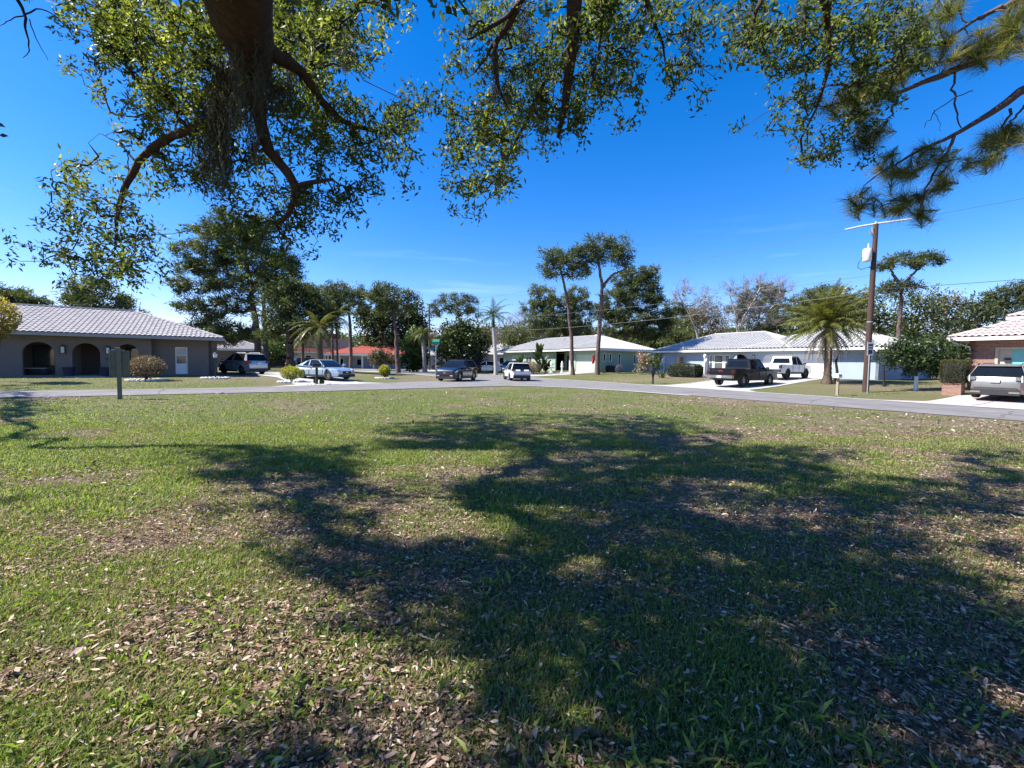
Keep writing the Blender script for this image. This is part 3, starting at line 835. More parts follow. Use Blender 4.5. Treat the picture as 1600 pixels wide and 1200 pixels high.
wall(R, 'back_wall', 'brick', (W, D_), (0, D_), -0.5, RH, [], 0.25)
hip_roof(R, -0.75, W+0.7, -0.8, D_+0.7, RH+0.14, 0.42, 'roof_pink', 0.27, 0.40, 0.055, 'white', 0.025)
xu = max(0.6, vf-v_at(1570, UR+3.2))
hip_roof(R, xu, 15.0, 2.6, 10.4, RH+1.45, 0.42, 'roof_pink', 0.27, 0.40, 0.055, 'roof_pink', 0.025)
bx(R, 'upper_wall', 'roof_pink', xu+0.5, 14.4, 3.2, 9.8, RH, RH+1.35)
MB().tube([(-0.7, -0.75, RH+0.02), (-0.55, -0.6, RH-0.12), (0.02, -0.08, RH-0.38), (0.04, -0.06, RH-0.6)], 0.045, 8).build('downspout', MT['white'], R)

# --- far houses
def simple_house(name, px, D, w, d, h, wall_mt, roof_mt, slope, rz, label, z=0.25, wins=3, fascia='white', fine=0.33, pre=None):
    p = gx(px, D)
    o = empty(name, (p[0], p[1], p[2]-0.05), rz, label=label, cat='house')
    hs = []
    n_ = wins
    for i in range(n_):
        s0 = w*(i+0.5)/n_-0.6
        hs.append((s0, s0+1.2))
    wall(o, 'front_wall', wall_mt, (-w/2, 0), (w/2, 0), -0.4, h, [rect(a_, b_, 0.6, h-0.6) for a_, b_ in hs])
    for a_, b_ in hs: window(o, a_-w/2+0.01, b_-w/2-0.01, 0.61, h-0.61, 0.03, 'white', 'glass')
    wall(o, 'side_wall', wall_mt, (w/2, 0), (w/2, d), -0.4, h)
    wall(o, 'back_wall', wall_mt, (w/2, d), (-w/2, d), -0.4, h)
    wall(o, 'side_wall', wall_mt, (-w/2, d), (-w/2, 0), -0.4, h)
    hip_roof(o, -w/2-0.7, w/2+0.7, -0.7, d+0.7, h+0.12, slope, roof_mt, fine, 0.5, 0.06, fascia)
    return o
red = simple_house('red_roof_house', 577, 82, 14.5, 9, 2.5, 'blue_wall', 'roof_red', 0.36, 0.0,
             'low house with orange red tile roof and white porch arches across the far street', wins=4)
for q in range(6):
    xx = -7+q*2.1
    MB().box(xx, xx+0.25, -2.2, -1.95, -0.4, 2.35).build('porch_column', MT['white'], red)
bx(red, 'porch_beam', 'white', -7.1, 4, -2.2, -1.95, 2.35, 2.6)
hip_roof(red, -7.6, 4.4, -2.7, 4, 2.72, 0.36, 'roof_red', 0.33, 0.5, 0.05)
mh = simple_house('peach_house', 482, 92, 12, 9, 3.0, 'peach', 'maroon', 0.25, 0.15,
             'peach two storey house with maroon roofs behind the palms', wins=3)
bx(mh, 'upper_storey', 'peach', -3, 6.5, 3, 8, 3.0, 6.2)
bx(mh, 'upper_roof', 'maroon', -3.4, 4.6, 2.6, 8.4, 6.2, 7.2)
simple_house('white_roof_house', 690, 84, 11, 9, 2.6, 'taupe_light', 'roof_white', 0.42, -0.2,
             'white roofed house behind the green street sign and dark tree', wins=2)
simple_house('far_white_roof_house', 766, 86, 10.5, 9, 2.6, 'taupe_light', 'roof_white', 0.40, -0.5,
             'white roofed house left of the green house behind the royal palm', wins=2)
simple_house('low_white_roof_house', 352, 62, 10, 7, 2.5, 'taupe', 'roof_grey', 0.30, 0.3,
             'small pale roofed house far behind the silver suv', wins=2)
simple_house('garage_house', 648, 88, 7, 7, 2.4, 'white', 'roof_white', 0.42, 0.3,
             'white house end right of the red roofed house', wins=1)
# ------------------------------------------------------------------ vegetation kit
def unit(v):
    return v/np.maximum(np.linalg.norm(v, axis=-1, keepdims=True), 1e-9)

def rdir(n):
    return unit(rng.normal(size=(n, 3)))

def leaves_mesh(name, P, Dr, Ln, Wd, tint, fold=0.0, droop=0.0):
    """diamond leaves: base P, direction Dr, length Ln, width Wd"""
    n = len(P)
    Dr = unit(Dr)
    N = unit(np.cross(Dr, rdir(n)))
    S = np.cross(Dr, N)
    Ln = np.broadcast_to(Ln, (n,))[:, None]; Wd = np.broadcast_to(Wd, (n,))[:, None]
    tip = P+Dr*Ln; tip[:, 2] -= droop*Ln[:, 0]
    mid = P+Dr*Ln*0.45
    V = np.empty((n, 4, 3), np.float32)
    V[:, 0] = P; V[:, 1] = mid+S*Wd*0.5+N*Wd*fold; V[:, 2] = tip; V[:, 3] = mid-S*Wd*0.5+N*Wd*fold
    F = np.arange(n*4).reshape(n, 4)
    return mesh_np(name, V.reshape(-1, 3), F, tint)

def needles_mesh(name, P, Dr, Ln, Wd, tint, droop=0.0):
    n = len(P); Dr = unit(Dr)
    S = unit(np.cross(Dr, rdir(n)))
    Ln = np.broadcast_to(Ln, (n,))[:, None]; Wd = np.broadcast_to(Wd, (n,))[:, None]
    V = np.empty((n, 3, 3), np.float32)
    V[:, 0] = P+S*Wd*0.5; V[:, 1] = P-S*Wd*0.5; V[:, 2] = P+Dr*Ln
    V[:, 2, 2] -= droop*Ln[:, 0]
    return mesh_np(name, V.reshape(-1, 3), np.arange(n*3).reshape(n, 3), tint)

def limbs_mesh(name, segs, k=5):
    """segs: (A, B, ra, rb) arrays; straight tapered pieces"""
    A, B, ra, rb = segs
    n = len(A); d = unit(B-A)
    ref = np.where(np.abs(d[:, 2:3]) < 0.9, np.array([[0, 0, 1.0]]), np.array([[1.0, 0, 0]]))
    x = unit(np.cross(d, ref)); y = np.cross(d, x)
    t = np.arange(k)*2*math.pi/k
    c, s = np.cos(t), np.sin(t)
    ring = x[:, None]*c[None, :, None]+y[:, None]*s[None, :, None]
    V = np.concatenate([A[:, None]+ring*ra[:, None, None], B[:, None]+ring*rb[:, None, None]], 1)
    base = (np.arange(n)*2*k)[:, None, None]
    i = np.arange(k); j = (i+1) % k
    q = np.stack([i, j, j+k, i+k], -1)[None]
    return mesh_np(name, V.reshape(-1, 3), (base+q).reshape(-1, 4))

def grow(seed, seed_r, pts, rmin=0.01, rgain=0.014, bend=0.12, power=0.5, zpen=0.0):
    """connect every point to the nearest grown node (minimal tree); returns segments"""
    seed = np.asarray(seed, float); pts = np.asarray(pts, float)
    ns = len(seed); n = len(pts)
    P = np.vstack([seed, pts])
    par = -np.ones(ns+n, int)
    dep = np.zeros(ns+n)
    best = np.full(n, 1e18); bp = np.zeros(n, int)
    for i in range(ns):
        d = np.linalg.norm(pts-seed[i], axis=1)
        m_ = d < best; best[m_] = d[m_]; bp[m_] = i
    done = np.zeros(n, bool); order = []
    for _ in range(n):
        j = int(np.argmin(np.where(done, 1e18, best)))
        done[j] = True; par[ns+j] = bp[j]; order.append(ns+j)
        dep[ns+j] = dep[bp[j]]+np.linalg.norm(P[ns+j]-P[bp[j]])
        d = np.linalg.norm(pts-pts[j], axis=1)+0.35*dep[ns+j]*0.5
        m_ = (~done) & (d < best); best[m_] = d[m_]; bp[m_] = ns+j
    cnt = np.ones(ns+n)
    for j in order[::-1]: cnt[par[j]] += cnt[j]
    rad = rmin+rgain*(cnt-1)**power
    A, B, ra, rb = [], [], [], []
    for j in order:
        p = par[j]; a_, b_ = P[p], P[j]
        r0 = rad[j]*1.15; r1 = rad[j]*0.9
        if p < ns: r0 = min(r0, seed_r[p])
        L_ = np.linalg.norm(b_-a_)
        m1 = a_*0.66+b_*0.34+rng.normal(size=3)*L_*bend; m2 = a_*0.33+b_*0.67+rng.normal(size=3)*L_*bend
        q = [a_, m1, m2, b_]; rr = [r0, r0*0.95, r1, r1*0.85]
        for i in range(3):
            A.append(q[i]); B.append(q[i+1]); ra.append(rr[i]); rb.append(rr[i+1])
    return [np.array(A), np.array(B), np.array(ra), np.array(rb)]

def poly_segs(pts, rad):
    pts = np.asarray(pts, float); rad = np.asarray(rad, float)
    return [pts[:-1], pts[1:], rad[:-1], rad[1:]]

def cat_segs(*S):
    return [np.concatenate([s[i] for s in S]) for i in range(4)]

def smooth_line(pts, rad, n=24, jit=0.0):
    pts = np.asarray(pts, float)
    d = np.r_[0, np.cumsum(np.linalg.norm(np.diff(pts, axis=0), axis=1))]
    t = np.linspace(0, d[-1], n)
    # Catmull-like smoothing through dense interpolation and averaging
    Q = np.stack([np.interp(t, d, pts[:, i]) for i in range(3)], -1)
    for _ in range(2):
        Q[1:-1] = (Q[:-2]+2*Q[1:-1]+Q[2:])/4
    if jit: Q[1:-1] += rng.normal(size=Q[1:-1].shape)*jit
    r = np.interp(t, d, rad)
    return Q, r

def blob_points(blobs, D, per, shell=0.35, yk=0.85, rys=1.3):
    """clump centres in ellipsoids given as (px, py, rx, ry) seen D metres ahead"""
    out = []; C_ = []
    for bl in blobs:
        c = at(bl[0], bl[1], D+(bl[4] if len(bl) > 4 else 0)); s = D/FPX
        st = math.sqrt(1+((bl[0]-800)/FPX)**2)
        rx, rz = bl[2]*s*1.06, bl[3]*s*rys
        vol = (rx*rz)
        n_ = max(8, int(per*vol*2.1))
        d = rdir(n_); r = rng.random(n_)**shell
        out.append(c+d*r[:, None]*np.array([rx, rx*yk, rz])); C_.append(np.repeat(c[None], n_, 0))
    return np.vstack(out), np.vstack(C_)

def tree(name, D, trunk, blobs, label, style='pine', per=9, tr=0.28, leafm='pine_needle', barkm='bark_pine', cat='tree', group=None,
         ln=0.46, wd=0.10, nl=46, cr=0.42, trunks=None, tint_bias=0.0, rys=1.30):
    base = gx(trunk[0][0], D)
    root = empty(name, base, 0, label=label, cat=cat, group=group)
    pts = [base-np.array([0, 0, 0.15])]+[at(p[0], p[1], D) for p in trunk[1:]]
    Q, r = smooth_line(pts, np.linspace(tr, tr*0.42, len(pts)), 22, tr*0.10)
    r[0] *= 1.35; r[1] *= 1.1
    segs = poly_segs(Q, r)
    seeds, sr = Q[8:], r[8:]*0.7
    for t2 in (trunks or []):
        p2 = [at(p[0], p[1], D) if p[1] < 570 else gx(p[0], D) for p in t2]
        Q2, r2 = smooth_line(p2, np.linspace(tr*0.8, tr*0.25, len(p2)), 16, tr*0.1)
        segs = cat_segs(segs, poly_segs(Q2, r2)); seeds = np.vstack([seeds, Q2[6:]]); sr = np.r_[sr, r2[6:]*0.7]
    P, C_ = blob_points(blobs, D, per, rys=rys)
    g = grow(seeds, sr, P, 0.02, 0.013 if style != 'bare' else 0.016, 0.10, 0.55)
    tm = limbs_mesh('trunk', cat_segs(segs, g), 6)
    tm.vertices.foreach_set('co', (np.array([v.co for v in tm.vertices])-base).astype(np.float32).ravel())
    tm.update()
    link('trunk', tm, MT[barkm], root)
    n = len(P)
    cen = np.repeat(P, nl, 0)
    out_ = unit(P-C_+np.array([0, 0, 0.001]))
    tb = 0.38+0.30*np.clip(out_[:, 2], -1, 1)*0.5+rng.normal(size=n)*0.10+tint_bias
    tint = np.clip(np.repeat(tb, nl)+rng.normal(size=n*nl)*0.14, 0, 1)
    if style == 'pine':
        d = rdir(n*nl); d[:, 2] = d[:, 2]*0.8+0.25; d += np.repeat(out_, nl, 0)*0.45
        p = cen+rng.normal(size=cen.shape)*np.array([cr, cr, cr*0.75])*0.7
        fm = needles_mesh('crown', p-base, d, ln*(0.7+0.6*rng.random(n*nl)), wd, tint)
    elif style == 'leaf':
        d = rdir(n*nl)+np.repeat(out_, nl, 0)*0.5
        p = cen+rng.normal(size=cen.shape)*cr
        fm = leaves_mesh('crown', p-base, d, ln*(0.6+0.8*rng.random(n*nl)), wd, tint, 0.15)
    else:
        d = rdir(n*nl); d[:, 2] = np.abs(d[:, 2]); d += np.repeat(out_, nl, 0)*0.9
        p = cen+rng.normal(size=cen.shape)*cr*0.5
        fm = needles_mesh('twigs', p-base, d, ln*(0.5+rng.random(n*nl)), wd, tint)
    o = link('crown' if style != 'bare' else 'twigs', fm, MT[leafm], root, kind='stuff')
    return root

PG = 'pines standing among the far houses'
tree('pine_tree', 50, [(28, 570), (30, 500), (26, 475)], [(12, 462, 26, 12), (32, 472, 34, 14), (58, 478, 18, 9), (5, 480, 20, 12)],
     'dark round topped pine at far left behind the taupe roof', per=9)
tree('pine_tree', 44, [(152, 570), (150, 500), (148, 460)], [(148, 448, 36, 10), (122, 466, 24, 11), (180, 470, 26, 10), (108, 488, 16, 6), (196, 488, 22, 6), (150, 480, 34, 8)],
     'wide pine rising behind the taupe roof under the hanging oak spray', per=7)
tree('large_pine_tree', 50, [(404, 570), (402, 520), (394, 470), (388, 420), (380, 375)],
     [(352, 346, 32, 10), (322, 368, 22, 9), (360, 366, 36, 11), (298, 392, 24, 9), (338, 392, 34, 12), (292, 418, 24, 8), (330, 414, 34, 11),
      (404, 352, 28, 10), (392, 376, 36, 12), (282, 448, 20, 7), (316, 446, 30, 8), (360, 438, 36, 11), (402, 410, 38, 14), (446, 404, 28, 10),
      (430, 426, 36, 13), (300, 478, 22, 8), (330, 484, 30, 10), (368, 474, 30, 10), (412, 452, 34, 13), (306, 508, 20, 6), (340, 512, 30, 9),
      (372, 520, 24, 9), (440, 448, 24, 10), (350, 530, 24, 7)],
     'tallest and widest pine with layered boughs behind the silver suv', per=6.4, tr=0.40, rys=1.6, trunks=[[(418, 575), (414, 520), (412, 470), (420, 430)]])
tree('pine_tree', 46, [(452, 570), (453, 530), (448, 490), (446, 460)],
     [(448, 446, 26, 10), (470, 452, 28, 10), (436, 468, 30, 12), (488, 466, 26, 10), (462, 480, 38, 14), (500, 488, 24, 10), (428, 498, 28, 11), (470, 506, 42, 12), (505, 512, 22, 9), (440, 520, 34, 9)],
     'dense dark pine with thick trunk beside the round yellow shrub', per=8, tr=0.42, tint_bias=-0.08)
tree('pine_tree', 60, [(549, 570), (547, 510), (544, 472)], [(540, 452, 32, 7), (562, 462, 18, 6), (524, 464, 20, 7), (548, 474, 28, 7), (530, 484, 22, 6)],
     'thin flat topped pine left of the red roofed house', per=6, tr=0.28)
tree('pine_tree', 56, [(622, 570), (619, 520), (613, 480)], [(608, 453, 30, 7), (586, 464, 18, 7), (634, 464, 18, 7), (608, 470, 34, 8), (596, 484, 20, 6), (628, 482, 20, 6)],
     'umbrella pine whose trunk stands before the red roof', per=6, tr=0.34)
tree('oak_tree', 88, [(602, 570), (602, 530)], [(586, 504, 24, 18), (618, 498, 30, 20), (646, 496, 18, 18), (604, 528, 34, 12), (570, 492, 14, 12), (652, 520, 20, 18)],
     'broad dark green tree behind the red roofed house', 'leaf', 3.2, 0.4, 'dark_leaf', 'bark_dark', ln=0.55, wd=0.35, nl=26, cr=0.55)
tree('pine_tree', 74, [(722, 570), (721, 520), (716, 494)], [(708, 466, 26, 6), (688, 478, 20, 7), (732, 474, 18, 7), (712, 484, 30, 7), (678, 490, 12, 5), (740, 488, 14, 6)],
     'round topped open pine beside the royal palm', per=4.5, tr=0.3)
tree('dense_tree', 62, [(722, 570), (722, 545)], [(722, 512, 22, 10), (706, 528, 22, 14), (738, 530, 20, 15), (722, 545, 34, 16), (700, 552, 16, 12), (744, 552, 14, 12)],
     'dense round dark tree behind the navy suv', 'leaf', 6, 0.4, 'dark_leaf', 'bark_dark', ln=0.5, wd=0.26, nl=22, cr=0.42)
tree('shade_tree', 66, [(701, 572), (694, 550), (686, 530)], [(686, 520, 14, 9), (700, 516, 14, 8), (676, 528, 10, 7)],
     'leaning tree with thin brown crown behind the street sign', 'leaf', 5, 0.22, 'red_leaf', 'bark_dark', ln=0.35, wd=0.14, nl=14, cr=0.4)
tree('yellow_tree', 78, [(757, 572), (757, 545)], [(756, 522, 9, 8), (760, 534, 11, 9)], 'small gold leaved tree left of the royal palm trunk', 'leaf', 6, 0.15, 'brown_leaf', 'bark_dark', ln=0.4, wd=0.22, nl=18, cr=0.35)
for (px, D, bl, lab) in ((796, 92, [(790, 520, 20, 20), (780, 535, 14, 12)], 'bare grey brushy tree right of the royal palm'),
                         (826, 90, [(826, 512, 24, 24), (842, 530, 16, 14)], 'bare grey tree behind the left end of the green house roof')):
    tree('bare_tree', D, [(px, 572), (px+2, 545), (px-4, 520)], bl, lab, 'bare', 3.5, 0.22, 'grey_twig', 'bark_grey', ln=1.0, wd=0.05, nl=18, cr=0.5)
tree('tall_pine_tree', 51, [(895, 580), (893, 530), (887, 470), (880, 436), (876, 420)],
     [(870, 399, 28, 8), (896, 397, 22, 7), (856, 412, 16, 8), (884, 412, 32, 7), (908, 410, 16, 7), (862, 430, 16, 5), (895, 428, 20, 5), (912, 424, 12, 6)],
     'tall bare trunked pine, left one of the pair before the green house', per=4.6, rys=1.55, tr=0.25, group='pair of tall pines before the green house')
tree('tall_pine_tree', 50, [(933, 580), (936, 520), (941, 455), (938, 425), (934, 405)],
     [(934, 382, 28, 8), (962, 384, 22, 8), (916, 392, 20, 7), (948, 396, 34, 7), (978, 398, 10, 7), (928, 404, 20, 5), (968, 410, 16, 5)],
     'tallest bare trunked pine, right one of the pair before the green house', per=4.6, rys=1.55, tr=0.28, trunks=[[(941, 450), (955, 430), (978, 420)]], group='pair of tall pines before the green house')
tree('pine_tree', 74, [(868, 570), (868, 520), (864, 470)],
     [(838, 452, 16, 6), (856, 466, 26, 9), (832, 480, 18, 8), (872, 476, 28, 10), (900, 462, 20, 12), (846, 498, 26, 10), (880, 500, 30, 12), (908, 488, 20, 14), (836, 512, 18, 8), (866, 516, 28, 8), (900, 514, 24, 10)],
     'bushy yellow green pine behind the left of the tall pair', per=4.5, tr=0.35, tint_bias=0.10, ln=0.55, wd=0.12)
tree('pine_tree', 70, [(978, 570), (976, 520), (980, 470), (990, 440)],
     [(1000, 424, 26, 8), (978, 438, 24, 9), (1018, 438, 16, 10), (996, 450, 34, 10), (962, 466, 26, 10), (996, 472, 34, 12), (1024, 468, 12, 12), (958, 492, 28, 12), (990, 498, 38, 12), (1028, 496, 22, 10), (970, 516, 38, 10), (1010, 518, 30, 10), (1040, 508, 14, 9), (942, 484, 12, 12)],
     'massive dense dark pine behind the right half of the green house', per=5, tr=0.42, ln=0.55, wd=0.12, tint_bias=-0.03)
tree('pine_tree', 90, [(1052, 572), (1052, 520), (1052, 490)], [(1050, 480, 18, 6), (1062, 488, 16, 6), (1044, 494, 16, 7)], 'slim far pine between the green and blue houses', per=3.5, tr=0.25, ln=0.6, wd=0.14)
tree('pine_tree', 94, [(1078, 572), (1078, 520), (1076, 496)], [(1074, 490, 20, 7), (1086, 500, 18, 8), (1064, 506, 14, 7)], 'slim far pine left of the round brown tree', per=3.5, tr=0.25, ln=0.6, wd=0.14, tint_bias=0.08)
tree('cabbage_palm_clump', 78, [(1056, 572), (1056, 540)], [(1048, 522, 14, 6), (1064, 524, 14, 6), (1056, 530, 22, 6)], 'low yellow green palm clump between the two white roofs', 'pine', 8, 0.2, 'olive_leaf', 'bark_dark', ln=0.9, wd=0.1, nl=20)
tree('round_tree', 88, [(1106, 572), (1106, 530)], [(1104, 484, 26, 14), (1090, 500, 18, 14), (1120, 500, 20, 14), (1105, 512, 30, 12)], 'round brownish green tree behind the blue house roof', 'leaf', 3.2, 0.35, 'brown_leaf', 'bark_grey', ln=0.5, wd=0.14, nl=20, cr=0.6)
tree('bare_tree', 80, [(1092, 572), (1090, 520), (1074, 485), (1062, 465)], [(1070, 456, 16, 14), (1056, 466, 12, 10), (1104, 460, 16, 8), (1092, 480, 24, 12)],
     'leafless pinkish tree above the left hip of the blue roof', 'bare', 3.6, 0.22, 'grey_twig', 'bark_grey', ln=0.9, wd=0.035, nl=18, cr=0.5)
tree('pine_tree', 92, [(1186, 572), (1186, 520), (1186, 475)], [(1196, 454, 28, 7), (1170, 466, 24, 8), (1214, 464, 18, 7), (1186, 480, 38, 10), (1152, 484, 16, 8), (1192, 500, 38, 12), (1214, 510, 20, 9)],
     'rounded pine showing through the bare white limbed tree', per=3.4, tr=0.3, ln=0.6, wd=0.13, tint_bias=0.0)
tree('bare_tree', 72, [(1147, 572), (1150, 525), (1162, 495), (1180, 468), (1188, 450)],
     [(1150, 452, 22, 12), (1182, 446, 26, 12), (1212, 448, 22, 10), (1160, 478, 26, 14), (1200, 474, 28, 12), (1150, 505, 20, 12), (1190, 500, 26, 12), (1226, 452, 12, 8)],
     'spreading leafless tree with white limbs behind the blue roof', 'bare', 3.4, 0.26, 'grey_twig', 'bark_grey', ln=0.95, wd=0.035, nl=18, cr=0.5,
     trunks=[[(1160, 575), (1172, 515), (1192, 495), (1222, 464)], [(1154, 575), (1152, 510), (1146, 480), (1140, 460)]])
tree('pine_tree', 82, [(1214, 572), (1214, 520), (1216, 495)], [(1222, 484, 14, 6), (1208, 496, 14, 6), (1226, 504, 12, 6)], 'small dark pine between the white limbed tree and the date palm', per=4, tr=0.2, ln=0.5, wd=0.12)
tree('pine_tree', 64, [(1292, 572), (1292, 520), (1290, 475)], [(1290, 454, 30, 7), (1264, 464, 20, 7), (1312, 462, 20, 8), (1246, 474, 16, 6), (1286, 474, 36, 9), (1330, 472, 16, 9), (1254, 490, 18, 8), (1330, 490, 18, 9)],
     'flat topped pine rising behind the date palm', per=5, tr=0.32, tint_bias=0.05)
tree('umbrella_pine_tree', 52, [(1401, 572), (1404, 520), (1408, 470), (1410, 440)],
     [(1396, 410, 24, 5), (1424, 402, 26, 5), (1450, 406, 20, 5), (1382, 416, 12, 4), (1420, 414, 26, 4), (1466, 407, 8, 4), (1402, 446, 22, 6), (1388, 452, 12, 5), (1420, 448, 14, 5)],
     'lone umbrella pine with flat crown right of the utility pole', per=6, tr=0.28, trunks=[[(1409, 448), (1424, 430), (1446, 412)], [(1408, 446), (1396, 430), (1390, 416)]])
for (px, D, bl, lm, st, lab) in (
    (1372, 60, [(1350, 470, 18, 10), (1372, 462, 20, 8), (1360, 490, 26, 14), (1380, 505, 24, 14), (1348, 515, 20, 16)], 'olive_leaf', 'leaf', 'olive green spreading tree directly behind the utility pole'),
    (1432, 62, [(1418, 466, 22, 9), (1444, 464, 24, 8), (1430, 486, 34, 14), (1462, 482, 20, 12), (1440, 510, 36, 14), (1410, 512, 24, 14)], 'olive_leaf', 'leaf', 'broad olive tree below the umbrella pine crown'),
    (1478, 66, [(1480, 470, 20, 10), (1498, 482, 20, 12), (1476, 496, 28, 14), (1500, 512, 24, 14)], 'brown_leaf', 'leaf', 'thin grey green tree left of the brick house'),
    (1528, 50, [(1524, 478, 14, 9), (1512, 500, 24, 12), (1540, 498, 16, 14), (1498, 520, 22, 12), (1530, 522, 20, 12)], 'dark_leaf', 'leaf', 'dark green tree against the side of the brick house')):
    tree('shade_tree', D, [(px, 572), (px, 535), (px+2, 500)], bl, lab, st, 3.6, 0.3, lm, 'bark_dark', ln=0.42, wd=0.2, nl=20, cr=0.55)
tree('pine_tree', 52, [(1572, 572), (1572, 520), (1573, 462)], [(1560, 458, 18, 6), (1588, 452, 18, 7), (1552, 470, 18, 7), (1580, 474, 26, 8), (1540, 484, 20, 7), (1600, 466, 14, 9), (1566, 492, 26, 8)],
     'tall dark pine behind the brick house roof at right edge', per=7, tr=0.28)
tree('pine_tree', 58, [(1640, 572), (1636, 520), (1630, 470)], [(1612, 452, 18, 9), (1640, 446, 24, 9), (1625, 468, 26, 9)], 'pine at the right edge above the upper brick house roof', per=6, tr=0.28)
tree('shade_tree', 84, [(812, 572), (812, 540)], [(806, 520, 18, 10), (824, 528, 18, 12), (796, 536, 14, 10)], 'low olive tree right of the royal palm crown', 'leaf', 4, 0.25, 'olive_leaf', 'bark_dark', ln=0.45, wd=0.2, nl=20, cr=0.55)
tree('shade_tree', 86, [(1058, 572), (1058, 530)], [(1046, 508, 16, 10), (1068, 512, 18, 12), (1056, 530, 24, 10)], 'mid green tree between the massive dark pine and the bare tree', 'leaf', 4, 0.25, 'olive_leaf', 'bark_dark', ln=0.45, wd=0.2, nl=20, cr=0.55)
tree('shade_tree', 78, [(1250, 572), (1248, 530)], [(1244, 498, 16, 12), (1262, 490, 20, 12), (1252, 516, 24, 12), (1278, 506, 20, 14)], 'rounded green tree left behind the date palm', 'leaf', 4, 0.25, 'olive_leaf', 'bark_dark', ln=0.45, wd=0.2, nl=20, cr=0.55)
tree('shade_tree', 80, [(1326, 572), (1326, 530)], [(1322, 488, 22, 12), (1340, 480, 16, 10), (1330, 510, 28, 14)], 'green tree between the date palm and the utility pole', 'leaf', 4, 0.25, 'olive_leaf', 'bark_dark', ln=0.45, wd=0.2, nl=20, cr=0.55)
tree('pine_tree', 66, [(520, 570), (519, 520), (518, 480)], [(512, 458, 20, 6), (528, 464, 16, 6), (508, 474, 20, 7), (526, 482, 20, 6), (500, 488, 16, 6)], 'slim pine standing behind the two shaggy palms', per=6, tr=0.24)
tree('oak_tree', 76, [(430, 572), (432, 540)], [(424, 530, 18, 12), (444, 536, 18, 12), (432, 550, 24, 10)], 'leafy tree filling the gap behind the black suv at left', 'leaf', 4, 0.25, 'green_leaf', 'bark_dark', ln=0.45, wd=0.22, nl=20, cr=0.5)
# shrubs in the middle distance
for (px, D, bl, lm, lab, lf) in (
    (424, 60, [(424, 545, 14, 10), (430, 558, 14, 8)], 'green_leaf', 'leafy green shrub between the silver suv and the dark pine', 0.3),
    (648, 62, [(646, 528, 10, 12), (642, 548, 14, 14), (654, 562, 16, 12), (640, 566, 14, 8)], 'green_leaf', 'tall bright green shrub at the foot of the far utility pole', 0.4),
    (612, 72, [(590, 560, 14, 8), (612, 562, 14, 8)], 'red_leaf', 'brownish garden shrub before the red roofed house', 0.3),
    (590, 70, [(592, 555, 10, 7)], 'dark_leaf', 'dark round shrub before the red roofed house', 0.3),
    (1306, 44, [(1312, 584, 12, 9), (1330, 582, 18, 10), (1350, 584, 14, 9)], 'dark_leaf', 'black green shrub bed behind the date palm', 0.25),
    (1396, 38, [(1386, 570, 12, 12), (1400, 575, 14, 12), (1390, 585, 12, 9)], 'dark_leaf', 'dark shrub behind the black lamp post by the small tree', 0.25),
    (1410, 39, [(1394, 556, 16, 16), (1412, 560, 20, 16), (1402, 578, 22, 12)], 'dark_leaf', 'tall dark bushes behind the left half of the spreading tree', 0.3),
    (1446, 41, [(1438, 558, 20, 14), (1462, 562, 18, 14), (1450, 578, 24, 10)], 'green_leaf', 'tall green bush behind the right half of the spreading tree', 0.3),
    (1450, 46, [(1430, 574, 20, 8), (1462, 575, 22, 8)], 'dark_leaf', 'low dark hedge in shade behind the small spreading tree', 0.25),
    (1003, 48, [(1003, 560, 8, 6), (1004, 570, 8, 6)], 'pink_flower', 'cream and bronze leaved shrub at the green house corner', 0.28),
    (1022, 49, [(1020, 562, 9, 6), (1024, 572, 8, 6)], 'green_leaf', 'green shrub between the green and blue houses', 0.25),
    (1296, 40, [(1286, 586, 8, 7)], 'dark_leaf', 'clipped dark shrub by the garage corner left of date palm', 0.2)):
    tree('shrub', D, [(px, 578), (px, 572)], bl, lab, 'leaf', 14, 0.05, lm, 'bark_dark', 'shrub', ln=lf, wd=lf*0.45, nl=24, cr=0.22)

# far wood closing the view
P = []
for i in range(8000):
    a_ = rng.uniform(-1.35, 1.42); D = rng.uniform(120, 150)
    x = a_*D; top = (5.5 if a_ < -0.15 else 8.5)+5.0*fbm(np.array([x/9.0]), np.array([1.0]), 71, 3)[0]
    P.append((x, D, elev(x, D)+top*rng.random()**0.6))
P = np.array(P); nl = 16
cen = np.repeat(P, nl, 0)+rng.normal(size=(len(P)*nl, 3))*0.7
o = link('far_wood', leaves_mesh('far_wood', cen, rdir(len(cen)), 1.1, 0.6, np.clip(0.35+rng.normal(size=len(cen))*0.2, 0, 1), 0.15), MT['olive_leaf'], kind='stuff')
tag(o, 'low belt of far trees closing the view between the houses', 'trees')

